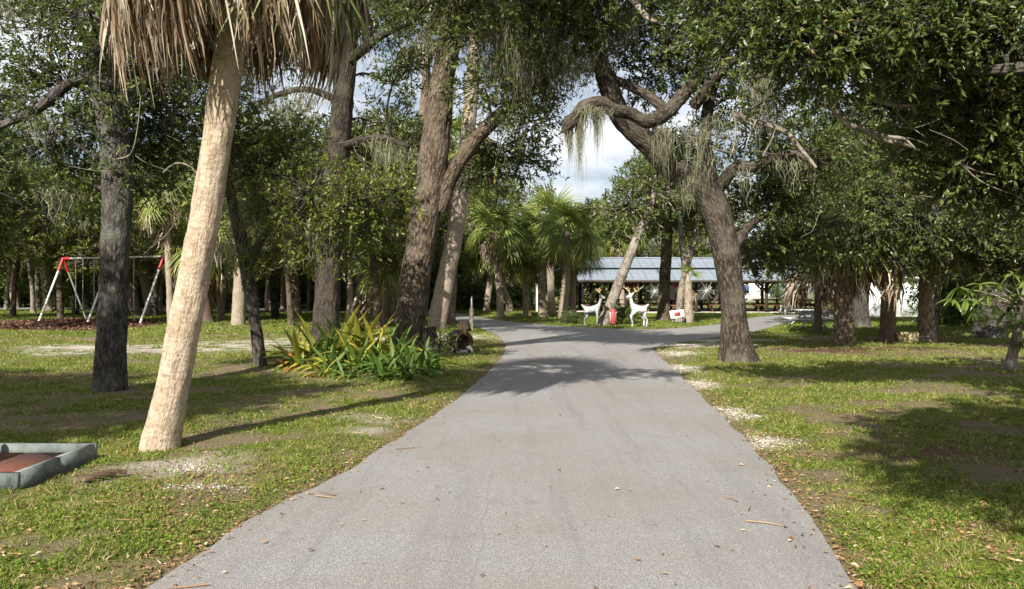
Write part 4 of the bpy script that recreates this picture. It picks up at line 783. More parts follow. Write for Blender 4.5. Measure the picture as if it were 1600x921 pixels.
# ------------------------------------------------------------------ trees by the deer
t = Tree('leaning_oak', 'pale trunk leaning right just behind the two deer figures', W(946, 505, 34) * [1, 1, 0], 'pale_bark', 'oak_leaf', seed=91); d = 34
t.trunk([down(W(941, 512, d), -.2)] + px_path([(945, 500, d), (957, 470, d), (972, 430, d), (988, 390, d), (1003, 355, d), (1016, 325, d), (1024, 280, d)]), [.31, .25, .21, .20, .19, .17, .13, .08], 32, .08, .015, (4, .25, .2))
for (px, py, dd, r, l) in [(985, 320, 34, 1.1, 1.8), (1030, 300, 34, 1.4, 2.0), (1040, 250, 34, 1.2, 1.6), (1000, 280, 35, 1.0, 1.5), (950, 330, 35, .9, 1.7), (960, 370, 36, .8, 1.7), (1020, 345, 35, .8, 1.8), (1045, 290, 36, 1.2, 1.7), (1010, 255, 36, .9, 1.3), (985, 285, 35, .7, 1.2)]: t.clump(W(px, py, dd), r, leafL=.16, lai=l)
t.finish()
t = Tree('live_oak', 'straight brown trunk standing in front of the pavilion roof', W(1038, 492, 38.5) * [1, 1, 0], 'oak_bark_brown', 'oak_leaf', seed=92); d = 38.5
t.trunk([down(W(1037, 496, d), -.2)] + px_path([(1037, 488, d), (1038, 450, d), (1041, 400, d), (1043, 350, d), (1043, 300, d), (1040, 240, d)]), [.38, .3, .26, .25, .23, .2, .1], 32, .08, .02, (5, .35, .25))
for (px, py, dd, r, l) in [(1040, 320, 38, 1.4, 1.9), (1075, 335, 38, 1.2, 1.9), (1010, 340, 39, 1.0, 1.6), (1060, 280, 38, 1.6, 1.8), (1100, 350, 38, 1.1, 1.8), (1110, 300, 38, 1.2, 1.8), (1020, 260, 39, 1.0, 1.2)]: t.clump(W(px, py, dd), r, leafL=.17, lai=l)
for q in [(1090, 350, 37.8), (1060, 330, 37.8)]: t.hang(W(*q), n=40, length=1.6, spread=.5, wdt=.025)
t.finish()
t = Tree('forked_tree', 'pale slender trunk forking into two in front of the pavilion', W(1064, 494, 36.5) * [1, 1, 0], 'pale_bark', 'olive_leaf', seed=93); d = 36.5
t.trunk([down(W(1060, 498, d), -.2)] + px_path([(1061, 490, d), (1064, 455, d), (1070, 425, d), (1067, 395, d), (1063, 350, d), (1064, 300, d)]), [.2, .16, .16, .15, .12, .1, .05], 20, .08, .012, (4, .2, .2))
t.limb(px_path([(1070, 428, d), (1078, 400, d), (1087, 370, d), (1090, 340, d), (1096, 300, d)]), [.15, .13, .12, .09, .05])
for (px, py, dd, r, l) in [(1062, 310, d, .9, 1.1), (1100, 320, d, 1.0, 1.4), (1090, 360, d, .6, .9)]: t.clump(W(px, py, dd), r, leafL=.16, lai=l)
t.finish()

# ------------------------------------------------------------------ background wood: a few kinds of tree, each copied
def wood_proto(name, label, seed, h, spread, leaf, bark, ncl, r0=.25, low=0.3, lean=0.6):
    g = np.random.default_rng(seed); t = Tree(name, label, (0, 0, 0), bark, leaf, 'trees of the wood', seed)
    lx = g.uniform(-lean, lean); t.trunk([(0, 0, -.2), (0, 0, .2), (lx * .3, 0, h * .25), (lx * .7, .2, h * .5), (lx, .1, h * .8)], [r0 * 1.3, r0 * 1.05, r0 * .9, r0 * .7, r0 * .3], 16, .25, .02)
    for k in range(ncl):
        z = h * (low + (1 - low) * (k + .5) / ncl); a = k * 2.4 + g.uniform(-.4, .4); rr = spread * math.sqrt(max(.1, 1 - abs((z / h - .62) / .5) ** 2)) * g.uniform(.35, 1)
        t.clump((lx * z / h + rr * math.cos(a), rr * math.sin(a), z), g.uniform(1.0, 1.6) * spread / 2.6, leafL=.2, lai=g.uniform(1.1, 1.7), per=10, gap=.5)
    for k in range(5):
        a = g.uniform(0, 6.28); t.hang((spread * .6 * math.cos(a), spread * .6 * math.sin(a), h * g.uniform(.4, .7)), n=25, length=1.6, spread=.4, wdt=.03)
    return t.finish()
protos = [wood_proto('wood_oak', '', 101, 8.6, 3.0, 'oak_leaf', 'oak_bark', 14, .2, .42), wood_proto('wood_oak', '', 102, 7.8, 2.7, 'olive_leaf', 'oak_bark_brown', 12, .15, .4),
          wood_proto('wood_oak', '', 103, 10, 3.0, 'olive_leaf', 'pale_bark', 14, .18, .45, 1.5), wood_proto('wood_oak', '', 104, 7, 2.6, 'olive_leaf', 'oak_bark', 13, .14, .12)]
WL = [('dark-leaved wood oak', 'oaks of the dark wood'), ('olive-leaved wood oak', 'olive oaks of the wood'), ('tall pale-stemmed wood oak', 'pale-stemmed oaks of the wood'), ('low bushy olive tree', 'bushy trees of the wood')]
def place(px, dd):                            # which landmark a background plant stands behind
    for hi, ph in ((-50, 'beyond the left edge of the picture'), (50, 'behind the left edge of the mulch bed'), (125, 'behind the left bay of the swings'), (210, 'behind the dark oak trunk by the swings'), (280, 'behind the right swing leg'), (360, 'behind the leaning cream palm'), (425, 'behind the thin mossy oak'), (490, 'left of the thick blackish oak'), (560, 'behind the thick blackish oak'), (625, 'between the blackish and massive oaks'), (675, 'behind the massive leaning oak'),
                   (715, 'behind the tall pale palm'), (760, 'at the left bend of the drive'), (815, 'behind the brown slim palm at the bend'), (910, 'behind the palms before the pavilion'), (960, 'over the pavilion roof left of the leaning trunk'), (1030, 'over the pavilion roof by the leaning trunk'), (1090, 'over the pavilion roof by the forked tree'), (1160, 'over the pavilion roof by the mossy oak'), (1300, 'behind the white picnic table'), (1400, 'left of the white shed'), (1475, 'behind the white shed'), (1540, 'left of the swollen oak'), (1605, 'behind the swollen oak'), (9999, 'beyond the right edge of the picture')):
        if px < hi: break
    return ('nearer one ' if dd < 50 else 'farther one ' if dd < 68 else 'farthest one ') + ph
spots = [  # photo pixel column, distance, kind, size
    (-70, 30, 0, 1), (20, 44, 1, 1), (-20, 52, 0, 1.1), (60, 60, 2, 1), (120, 47, 3, 1), (150, 58, 0, 1.1), (95, 41, 1, .95), (205, 55, 1, 1.1), (240, 45, 0, 1), (290, 40, 1, 1), (300, 58, 2, 1.1), (350, 50, 0, 1.1),
    (375, 37, 2, .9), (430, 42, 0, 1), (460, 50, 1, 1.2), (455, 33, 1, .9), (560, 40, 0, 1), (600, 46, 2, 1.05), (545, 55, 0, 1.2), (640, 52, 0, 1.1), (690, 60, 1, 1.2), (725, 66, 3, 1.6), (700, 50, 2, 1.0), (590, 31, 1, .9),
    (0, 70, 3, 1.5), (80, 72, 3, 1.6), (170, 70, 3, 1.5), (260, 73, 3, 1.6), (340, 70, 3, 1.6), (420, 72, 3, 1.5), (500, 70, 3, 1.6), (580, 72, 3, 1.6), (650, 73, 3, 1.5), (790, 66, 3, 1.3), (830, 70, 1, .95), (890, 74, 3, 1.3),
    (1000, 70, 1, 1.0), (1060, 74, 0, .95), (1120, 72, 1, 1.0), (940, 78, 3, 1.2), (1390, 60, 3, 1.3), (1480, 50, 3, 1.2), (1520, 42, 3, 1.0), (1580, 46, 1, 1.1), (1640, 40, 0, 1.1), (1560, 34, 3, .8), (1620, 31, 3, .9), (1470, 58, 0, 1.1), (1690, 28, 0, 1.1), (1340, 46, 1, 1.0), (1290, 44, 1, .9), (1420, 64, 0, 1.1), (-140, 38, 0, 1.2), (-90, 60, 2, 1.2), (1740, 36, 3, 1.2), (1215, 78, 3, .9),
    (10, 56, 2, .8), (52, 50, 2, .75), (110, 66, 2, .9), (188, 62, 2, .85), (226, 66, 2, .9), (332, 64, 2, .9), (392, 58, 2, .85), (442, 64, 2, .9), (482, 56, 2, .8), (532, 62, 2, .9), (574, 60, 2, .85), (612, 64, 2, .9)]
gw = np.random.default_rng(202); used = set()
for (px, dd, k, s_) in spots:
    o = protos[k] if k not in used else copy_tree(protos[k]); used.add(k)
    o.location = ((px - 800) * dd / F, dd, 0); o.rotation_euler = (0, 0, gw.uniform(0, 6.28)); s_ *= gw.uniform(.92, 1.08); o.scale = (s_, s_, s_ * gw.uniform(.92, 1.08))
    tag(o, WL[k][0] + ', ' + place(px, dd), 'tree', WL[k][1])

# the trunks one can pick out on the left
LT = [  # foot pixel, distance, lean pixels over the height, height m, radius, bark, boots, dead, label
    ((24, 478), 64, -12, 5, .3, 'palm_bark_grey', 0, 6, 'short pale palm trunk at the left edge behind the swings'),
    ((92, 480), 58, -25, 5.5, .24, 'palm_bark_brown', 0, 10, 'reddish palm trunk leaning left behind the swing set end'),
    ((76, 484), 56, -18, 6, .26, 'palm_bark_grey', 20, 6, 'palm with ragged leaf bases behind the left end of the swings'),
    ((118, 478), 62, -10, 6, .28, 'palm_bark_grey', 0, 8, 'grey palm trunk showing between the swing chains'),
    ((137, 477), 64, 0, 6.5, .2, 'palm_bark_brown', 0, 6, 'brown palm trunk behind the middle swing leg'),
    ((236, 490), 47, -45, 8, .27, 'palm_bark_grey', 0, 8, 'thick pale trunk leaning left behind the right swing bay'),
    ((214, 492), 45, -30, 5, .28, 'palm_bark_brown', 0, 6, 'dark curved palm trunk right of the dark oak'),
    ((249, 480), 60, 0, 6, .22, 'palm_bark_grey', 0, 6, 'slim grey trunk behind the right swing leg'),
    ((267, 508), 35, -8, 5.9, .15, 'palm_bark_grey', 0, 14, 'slim palm with hanging dead leaves left of the leaning cream palm'),
    ((318, 505), 36, -14, 3.6, .42, 'red_palm', 0, 14, 'wide reddish palm trunk foot just behind the leaning cream palm'),
    ((345, 503), 38, 2, 3.4, .16, 'palm_bark_grey', 44, 12, 'palm trunk with crossing pale leaf bases right of the cream palm'),
    ((372, 508), 34, 10, 5, .28, 'palm_bark_grey', 0, 8, 'lichen-grey trunk left of the thin mossy oak'),
    ((420, 484), 56, 0, 4.5, .25, 'palm_bark_grey', 30, 8, 'palm with drooping pale fans between the mossy oak and the black trunk'),
    ((443, 481), 60, 0, 5, .2, 'palm_bark', 0, 4, 'thin tan palm trunk far behind the mossy oak'),
    ((463, 500), 40, -14, 7, .25, 'palm_bark_brown', 0, 8, 'dark leaning trunk left of the thick blackish oak'),
    ((548, 500), 40, 0, 7, .17, 'palm_bark', 0, 10, 'orange-tan palm trunk right of the thick blackish oak'),
    ((566, 505), 37, -6, 7, .18, 'palm_bark_brown', 0, 10, 'brown palm trunk left of the massive leaning oak'),
    ((594, 512), 33, 12, 2.6, .28, 'palm_bark_grey', 0, 12, 'stubby grey palm trunk close to the massive oak'),
    ((612, 500), 41, 4, 7.5, .18, 'palm_bark_brown', 0, 8, 'dim brown trunk right beside the massive oak')]
for k, ((px, py), dd, ln, h, r, bk, bt, nd, lb) in enumerate(LT):
    bk = 'palm_bark_brown' if bk == 'red_palm' else bk; b_ = W(px, py, dd); b_[2] = -.15; lx = ln * dd / F
    palm('cabbage_palm', lb, [b_, b_ + (0, 0, .3), b_ + (lx * .45, 0, h * .5), b_ + (lx, .1, h)], [r * 1.25, r * 1.05, r * .95, r * .8], 300 + k, 1.3, 13, 2, nd // 2 + 2, bt, bk, 'palms on the left lawn', (-45, 70), 1.3, 18)

# shrubs along the foot of the wood
def shrub_proto(seed, leaf):
    t = Tree('shrub', '', (0, 0, 0), 'oak_bark', leaf, 'shrubs at the foot of the wood', seed, 'shrub')
    t.trunk([(0, 0, -.1), (0, 0, .3), (.1, 0, .8)], [.05, .04, .02], 8, .2, .003)
    g = t.g
    for k in range(6): t.clump((g.uniform(-.9, .9), g.uniform(-.6, .6), g.uniform(.35, 1.3)), g.uniform(.5, .8), leafL=.16, lai=2.0, per=8)
    return t.finish()
sp = [shrub_proto(401, 'oak_leaf'), shrub_proto(402, 'fresh_leaf'), shrub_proto(403, 'olive_leaf')]; us = set()
SL = ['dark green shrub', 'bright green shrub', 'olive shrub']
for (px, dd, k, s_) in [(10, 66, 1, 1.3), (40, 68, 0, 1.6), (-30, 64, 2, 1.6), (100, 66, 0, 1.7), (150, 68, 2, 1.6), (195, 64, 0, 1.5), (250, 66, 2, 1.7), (300, 62, 0, 1.7), (345, 60, 2, 1.4), (395, 63, 0, 1.6), (430, 66, 1, 1.4), (480, 64, 0, 1.7), (520, 60, 2, 1.6), (575, 56, 0, 1.7), (620, 58, 2, 1.7), (660, 60, 0, 1.9), (700, 64, 0, 2.0), (725, 58, 0, 1.6), (745, 62, 1, 1.6), (768, 60, 1, 1.3), (735, 68, 0, 2.3), (800, 64, 0, 1.7), (690, 68, 2, 2.4),
                        (1475, 36, 1, 1.2), (1500, 38, 1, 1.5), (1530, 36, 0, 1.3), (1590, 33, 0, 1.3), (1620, 30, 0, 1.4), (1500, 33, 1, .7), (1560, 40, 2, 1.6), (1455, 46, 1, 1.5), (1335, 52, 2, 1.0)]:
    o = sp[k] if k not in us else copy_tree(sp[k]); us.add(k); o.location = ((px - 800) * dd / F, dd, 0); o.rotation_euler = (0, 0, gw.uniform(0, 6.28)); o.scale = (s_,) * 3; tag(o, SL[k] + ', ' + place(px, dd).replace(' one', ''), 'shrub', SL[k] + 's')
# two small leafy bushes by the deer
for (px, py, s_, lb) in [(978, 507, .42, 'small yellow-green bush between the red lantern and the white deer'), (950, 505, .2, 'little leafy bush left of the red lantern'), (893, 507, .5, 'low dark green bush left of the silver deer')]:
    o = copy_tree(sp[1] if px > 900 else sp[0]); o.location = GP(px, py); o.scale = (s_ * 1.0, s_, s_ * 1.15 if px > 900 else s_ * .75); tag(o, lb, 'bush', 'bushes by the deer')

# the far wood closing the view
gf = np.random.default_rng(500); fw = MB()
for k in range(150):
    px = gf.uniform(-500, 1130) if k < 120 else gf.uniform(1330, 2100); dd = gf.uniform(78, 100)
    clump(fw, ((px - 800) * dd / F, dd, gf.uniform(.5, 6.0 if px < 760 else 4.0)), gf.uniform(2.2, 3.4), gf, leafL=.42, lai=1.9, per=8, gap=.3, wood=False, seed=k)
tag(fw.build('far_wood', [M['oak_leaf']], None, 'stuff', False), 'dark green mass of far trees closing the view', 'woodland')

# ------------------------------------------------------------------ pavilion
PX0, PX1, FY_, MY, BY = 4.1, 21.5, 50.0, 55.0, 60.0
pav = thing('picnic_pavilion', 'long open picnic pavilion with a two-tier blue-grey metal roof', 'pavilion', (PX0, FY_, 0))
def pp_(x, y, z): return np.array([x, y, z])
npan = 20; pw = (PX1 - PX0) / npan
def panel_mesh(w_, a, b):                      # one ribbed roof sheet from a (low) to b (high), both in y, z
    mb = MB(); a = np.array(a); b = np.array(b); L = b - a; nn = np.array([-L[1], L[0]]); nn = nn / np.linalg.norm(nn) * (1 if nn[1] > 0 else -1)
    P = [(0, a), (0, b), (w_ - .012, b), (w_ - .012, a)]
    lo_ = [(x, q[0], q[1]) for x, q in P]; hi_ = [(x, *(q + nn * .04)) for x, q in P]
    mb.add(lo_ + hi_, [(3, 2, 1, 0), (4, 5, 6, 7), (0, 1, 5, 4), (1, 2, 6, 5), (2, 3, 7, 6), (3, 0, 4, 7)])
    for x in (0.02, w_ / 2): 
        q0, q1 = a + nn * .04, b + nn * .04; mb.bar((x, *q0), (x, *(q1)), .03, .05)
    return mb.data('roof_panel', M['roof_metal'], (0, 0, 0), False)
pm = {'fl': panel_mesh(pw, (0, 2.06), (2.7, 2.82)), 'fu': panel_mesh(pw, (2.35, 2.90), (5.0, 3.60)), 'bl': panel_mesh(pw, (10, 2.06), (7.3, 2.82)), 'bu': panel_mesh(pw, (7.65, 2.90), (5.0, 3.60))}
for k in range(npan):
    for q in pm.values(): part('roof_panel', q, pav, None, (k * pw, 0, 0))
for x0, x1, y, z, h in ((PX0, PX1, FY_ + .05, 2.0, .14), (PX0, PX1, BY - .05, 2.0, .14), (PX0, PX1, FY_ + 2.55, 2.80, .1), (PX0, PX1, BY - 2.55, 2.80, .1)):
    MB().box(((x0 + x1) / 2, y, z), (x1 - x0, .08, h)).build('fascia', M['dark_wood'], pav)
MB().box(((PX0 + PX1) / 2, MY, 3.66), (PX1 - PX0 + .1, .3, .05)).build('ridge_cap', M['roof_metal'], pav)
for yy in (FY_ + 1.0, BY - 1.0):
    MB().box(((PX0 + PX1) / 2, yy, 2.12), (PX1 - PX0, .14, .2)).build('beam', M['dark_wood'], pav)
    for k in range(8):
        x = PX0 + .9 + k * (PX1 - PX0 - 1.8) / 7
        po = MB().box((x, yy, 1.0), (.17, .17, 2.1)).build('post', M['dark_wood'], pav)
        for s_ in (-1, 1): MB().bar((x + s_ * .08, yy, 1.45), (x + s_ * .62, yy, 2.05), .09, .09).build('brace', M['dark_wood'], po)
for k in range(8):
    x = PX0 + .9 + k * (PX1 - PX0 - 1.8) / 7
    MB().bar((x, FY_ + .3, 2.10), (x, MY, 3.5), .1, .16).bar((x, BY - .3, 2.10), (x, MY, 3.5), .1, .16).build('rafter', M['dark_wood'], pav)
MB().box(((PX0 + PX1) / 2, MY, .0), (PX1 - PX0, 9.4, .1)).build('floor_slab', M['concrete'], pav)
# left wing with its sloping end
a_, b_ = W(838, 433, 53), W(916, 407, 55)
wing = MB(); dv = np.array([0, 6.0, 0]); up_ = np.array([0, 0, .06]); c_, e_ = a_ + dv, b_ + dv
wing.add([a_, b_, e_, c_, a_ + up_, b_ + up_, e_ + up_, c_ + up_], [(0, 3, 2, 1), (4, 5, 6, 7), (0, 1, 5, 4), (1, 2, 6, 5), (2, 3, 7, 6), (3, 0, 4, 7)])
wing.build('wing_roof', M['roof_metal'], pav, None, False)
MB().bar(a_ - (0, .05, .08), b_ - (0, .05, .08), .06, .18).build('fascia', M['dark_wood'], pav)
MB().tube([(a_[0] + .05, 53.1, 0), (a_[0] + .05, 53.1, a_[2])], [.07, .07], 8).build('downpipe', M['white_metal'], pav)
for x, y in ((b_[0] - 1.2, 53.3), (b_[0] - 1.2, 58.5), (a_[0] + .3, 58.5), (b_[0] + .6, 53.3)):
    MB().box((x, y, 1.1), (.17, .17, 2.2)).build('post', M['dark_wood'], pav)

def picnic_table(name, mats, label, group, loc, rz, scale=1.0):
    r_ = thing(name, label, 'picnic table', (0, 0, 0), group)
    for k in range(4): MB().box((0, -.30 + k * .2, .74), (1.8, .185, .04)).build('top_plank', M[mats[0]], r_)
    for s_ in (-1, 1):
        MB().box((0, s_ * .68, .44), (1.8, .26, .04)).build('bench_plank', M[mats[0]], r_)
        for x in (-.65, .65): MB().bar((x, s_ * .60, 0), (x, -s_ * .14, .72), .05, .09, 0, (1, 0, 0)).build('leg', M[mats[1]], r_)
    for x in (-.69, .69): MB().box((x, 0, .40), (.045, 1.5, .09)).build('cross_bar', M[mats[1]], r_)
    r_.location = loc; r_.rotation_euler = (0, 0, rz); r_.scale = (scale,) * 3; return r_
ORD = ['first', 'second', 'third', 'fourth', 'fifth', 'sixth', 'seventh']
tb = picnic_table('picnic_table', ('table_wood', 'table_wood'), 'brown picnic table under the pavilion, first from its left in the front row', 'brown tables under the pavilion', (5.6, 52.6, .05), 0)
for k, (x, y) in enumerate([(8.2, 52.4), (10.8, 52.6), (13.6, 52.5), (16.6, 52.4), (19.2, 52.6), (6.8, 56), (9.8, 56.2), (12.6, 56), (15.3, 56.2), (17.8, 56), (20.2, 56.1), (4.9, 55.6)]):
    o = copy_tree(tb); o['label'] = 'brown picnic table under the pavilion, %s from its left in the %s row' % (ORD[(k + 1) if k < 5 else 0 if k == 11 else k - 4], 'front' if k < 5 else 'rear'); o.location = (x, y, .05); o.rotation_euler = (0, 0, gw.uniform(-.08, .08) + (math.pi / 2 if k % 3 == 1 else 0))

# things about the pavilion
def board(name, label, cat, c, size, m_, legs=True):
    r_ = thing(name, label, cat, (c[0], c[1], 0)); MB().box(c, size).build('panel', M[m_], r_)
    MB().box((c[0], c[1] - size[1] / 2 - .012, c[2] + size[2] / 2 - .03), (size[0] + .05, .03, .06)).build('top_rail', M['galv'], r_)
    for s_ in (-1, 1): MB().box((c[0] + s_ * (size[0] / 2 - .04), c[1], (c[2] - size[2] / 2) / 2), (.06, .06, max(.02, c[2] - size[2] / 2))).build('leg', M['galv'], r_)
    return r_
p1 = W(1057, 457, 54); p2 = W(1090, 456, 54)
board('notice_board', 'grey-white board under the pavilion behind the straight brown trunk', 'board', (W(1022, 456, 54.2)[0] + .55, 54.2, p1[2]), (1.7, .08, 1.05), 'white_paint')
board('notice_board', 'bright white board under the pavilion with a blue strip beside it', 'board', (W(1094, 455, 53.6)[0], 53.6, p2[2]), (1.1, .08, 1.1), 'white_paint')
board('blue_panel', 'narrow blue panel left of the bright white board', 'board', (W(1079, 453, 53.5)[0], 53.5, 1.55), (.22, .08, .7), 'blue_panel')
def bow(label, c):
    r_ = thing('red_bow', label, 'bow', c)
    for s_ in (-1, 1):
        mb = MB(); mb.tube([c, c + np.array([s_ * .16, 0, .10]), c + np.array([s_ * .30, 0, .05]), c + np.array([s_ * .18, 0, -.08]), c], [.03, .05, .06, .05, .03], 8, .06); mb.build('loop', M['red_paint'], r_)
        MB().bar(c, c + np.array([s_ * .10, 0, -.6]), .12, .03).build('tail', M['red_paint'], r_)
    MB().tube([c - (0, .05, .07), c - (0, .05, 0), c + (0, -.05, .07)], [.05, .08, .05], 8).build('knot', M['red_paint'], r_)
bow('red bow hanging above the white deer antlers', W(988, 447, 51.2)); bow('red bow hanging beside the forked pale tree', W(1060, 447, 51.2))
def star(label, c, L):
    r_ = thing('star_ornament', label, 'ornament', c)
    for k in range(12):
        a = k * math.pi / 6; l = L * (1 if k % 2 == 0 else .65); e = c + np.array([math.cos(a) * l, -.05 * (k % 3), math.sin(a) * l])
        MB().tube([c, e], [.022, .008], 5).build('ray', M['galv'], r_)
star('white starburst ornament on a post left of the straight brown trunk', W(1023, 455, 49.8), .5); star('white starburst ornament right of the bright white board', W(1104, 454, 49.8), .6)

# small white sign with a red mark, tilted in the grass
sg = W(1058, 507, 35.3) * [1, 1, 0]; r_ = thing('lawn_sign', 'small tilted white sign with a red mark below the forked pale tree', 'sign', sg)
rt = np.array(Matrix.Rotation(R(-7), 3, 'Y') @ Matrix.Rotation(R(-12), 3, 'X'))
MB().box(sg + (0, 0, .44), (.62, .03, .36), 0, rt).build('panel', M['white_paint'], r_)
MB().box(sg + (.0, -.03, .45), (.26, .012, .16), 0, rt).build('red_mark', M['red_paint'], r_)
for s_ in (-.2, .2): MB().box(sg + (s_, .03, .16), (.03, .03, .42)).build('stake', M['galv'], r_)

# electric box on posts at the far turn
eb = W(1226, 487, 50); eb[2] = 0; r_ = thing('meter_box', 'dark green meter box on a post before the right end of the pavilion', 'utility box', eb)
MB().box(eb + (0, 0, 1.42), (.75, .3, .95)).build('cabinet', M['box_green'], r_); MB().box(eb + (0, -.17, 1.42), (.6, .03, .8)).build('cabinet_door', M['box_green'], r_)
MB().box(eb + (0, 0, .5), (.14, .14, 1.0)).build('post', M['dark_wood'], r_)
for k, q in enumerate((1220, 1226.5)):
    pq = W(q, 489, 49); pq[2] = 0; b_ = thing('bollard', ('left' if k == 0 else 'right') + ' one of two short white posts below the meter box', 'post', pq)
    MB().tube([pq, pq + (0, 0, .5), pq + (0, 0, .56)], [.07, .07, .05], 10, None, 0, None, None, True).build('shaft', M['white_metal'], b_); MB().tube([pq - (0, 0, .01), pq + (0, 0, .03)], [.1, .1], 10, None, 0, None, None, True).build('base', M['concrete'], b_)

# white picnic table on the right lawn
picnic_table('picnic_table', ('white_paint', 'galv'), 'white picnic table on the lawn behind the slim palm', None, GP(1262, 516), R(88), 1.02)

# white shed
s0 = W(1362, 497, 44); s1 = W(1452, 497, 44); hh = 2.05
shed = thing('shed', 'white utility shed seen between the palms on the right', 'shed', ((s0[0] + s1[0]) / 2, 45.3, 0)); cx = (s0[0] + s1[0]) / 2; wx = s1[0] - s0[0]
sw_ = MB().box((cx, 45.3, hh / 2), (wx, 2.6, hh)).build('wall', M['shed_white'], shed)
for k in range(9): MB().box((s0[0] + wx * (k + .5) / 9, 43.985, hh / 2 - .05), (.035, .03, hh - .2)).build('batten', M['shed_white'], sw_)
MB().box((cx, 45.3, hh + .08), (wx + .3, 2.9, .12)).build('roof', M['white_paint'], shed); MB().box((cx, 43.9, hh + .0), (wx + .34, .05, .1)).build('gutter', M['galv'], shed)
MB().box((cx, 45.3, .03), (wx + .1, 2.7, .1)).build('plinth', M['concrete'], shed)
# tan block on the mulch, wire panel at the right edge
bl = GP(1417, 536); r_ = thing('stone_block', 'tan weathered block lying between the palms before the shed', 'block', bl)
MB().box(bl + (0, 0, .14), (.56, .3, .3)).build('block', M['stone_tan'], r_); MB().box(bl + (0, 0, .305), (.5, .26, .03)).build('cap', M['stone_tan'], r_)
fe = W(1568, 522, 28); fe[2] = 0; r_ = thing('slat_fence', 'short brown slatted panel right of the swollen oak trunk', 'fence', fe)
for k in range(5): MB().box(fe + (0, 0, .2 + k * .13), (.62, .03, .09)).build('slat', M['table_wood'], r_)
for s_ in (-.33, .33): MB().box(fe + (s_, .03, .42), (.05, .05, .84)).build('post', M['galv'], r_)
# pale house and sunlit fence far behind the right of the pavilion
hs = thing('far_house', 'pale far house seen through the pavilion posts', 'house', (27, 96, 0))
hw_ = MB().box((29, 98, 1.25), (13, 6, 2.5)).build('wall', M['white_paint'], hs)
MB().add([(22, 94.6, 2.5), (36, 94.6, 2.5), (36, 98, 3.7), (22, 98, 3.7), (22, 101.4, 2.5), (36, 101.4, 2.5)], [(0, 1, 2, 3), (3, 2, 5, 4)]).build('roof', M['galv'], hs)
for k in range(4): MB().box((24.5 + k * 3, 94.97, 1.4), (1.0, .06, .9)).build('window', M['blue_panel'], hw_)

# ------------------------------------------------------------------ deer figures
def deer_mesh(raised):
    J = {'tail': (-.54, 0, .93), 'rump': (-.36, 0, .80), 'hip': (-.26, 0, .76), 'mid': (0, 0, .74), 'chest': (.24, 0, .77), 'nb': (.36, 0, .92), 'nk': (.42, 0, 1.12), 'hd': (.46, 0, 1.27), 'sn': (.60, 0, 1.225), 'no': (.67, 0, 1.20),
         'el': (.38, .15, 1.36), 'er': (.38, -.15, 1.36)}
    Rr = {'tail': .03, 'rump': .08, 'hip': .135, 'mid': .135, 'chest': .14, 'nb': .095, 'nk': .068, 'hd': .078, 'sn': .048, 'no': .032, 'el': .028, 'er': .028}
    E = [('hip', 'rump'), ('rump', 'tail'), ('hip', 'mid'), ('mid', 'chest'), ('chest', 'nb'), ('nb', 'nk'), ('nk', 'hd'), ('hd', 'sn'), ('sn', 'no'), ('hd', 'el'), ('hd', 'er')]
    for s_, q in ((1, 'l'), (-1, 'r')):
        hind = [(-.30, s_ * .09, .60), (-.22, s_ * .10, .46), (-.38, s_ * .10, .30), (-.36, s_ * .10, .12), (-.33, s_ * .10, .03)]
        fr = [(.26, s_ * .09, .58), (.27, s_ * .10, .34), (.26, s_ * .10, .12), (.28, s_ * .10, .03)]
        if raised and s_ > 0: fr = [(.30, .09, .60), (.52, .10, .48), (.44, .10, .26), (.38, .10, .17)]
        prev = 'hip'
        for k, p in enumerate(hind): J[f'h{q}{k}'] = p; Rr[f'h{q}{k}'] = (.085, .055, .038, .030, .034)[k]; E.append((prev, f'h{q}{k}')); prev = f'h{q}{k}'
        prev = 'chest'
        for k, p in enumerate(fr): J[f'f{q}{k}'] = p; Rr[f'f{q}{k}'] = (.07, .042, .030, .034)[k]; E.append((prev, f'f{q}{k}')); prev = f'f{q}{k}'
    ks = list(J); me = bpy.data.meshes.new('body'); me.from_pydata([J[k] for k in ks], [(ks.index(a), ks.index(b)) for a, b in E], []); o = bpy.data.objects.new('tmp', me); COL.objects.link(o)
    md = o.modifiers.new('skin', 'SKIN'); md.use_smooth_shade = True
    for k, sv in zip(ks, me.skin_vertices[0].data): sv.radius = (Rr[k], Rr[k]); sv.use_root = (k == 'hip')
    sd = o.modifiers.new('sub', 'SUBSURF'); sd.levels = 2; sd.render_levels = 2
    dg = bpy.context.evaluated_depsgraph_get(); dg.update(); m2 = bpy.data.meshes.new_from_object(o.evaluated_get(dg)); m2.name = 'body'
    bpy.data.objects.remove(o); m2.materials.clear(); m2.materials.append(M['tinsel']); return m2
def deer(label, loc, rz, raised, sc_):
    r_ = thing('deer_figure', label, 'deer figure', loc, 'deer figures by the drive'); bd_ = deer_mesh(raised); part('body', bd_, r_)
    if not raised: bd_.materials[0] = M['tinsel_silver']
    for s_ in (-1, 1):
        mb = MB(); b0 = np.array([.44, s_ * .05, 1.33])
        main = [b0, b0 + (-.08, s_ * .16, .10), b0 + (-.14, s_ * .34, .15), b0 + (-.06, s_ * .46, .27)]
        mb.tube(main, [.032, .028, .024, .012], 6, .04)
        for st, e in ((1, (.10, s_ * .02, .16)), (2, (.08, s_ * .0, .16)), (2, (-.10, s_ * .06, .14)), (1, (-.02, -s_ * .04, .14))): mb.tube([main[st], main[st] + np.array(e) * .6 + (0, s_ * .02, 0), main[st] + np.array(e)], [.024, .018, .009], 5)
        part('antler', mb.data('antler', M['gold']), r_)
    r_.rotation_euler = (0, 0, rz); r_.scale = (sc_ * .84, sc_ * 1.1, sc_ * .99)
    return r_
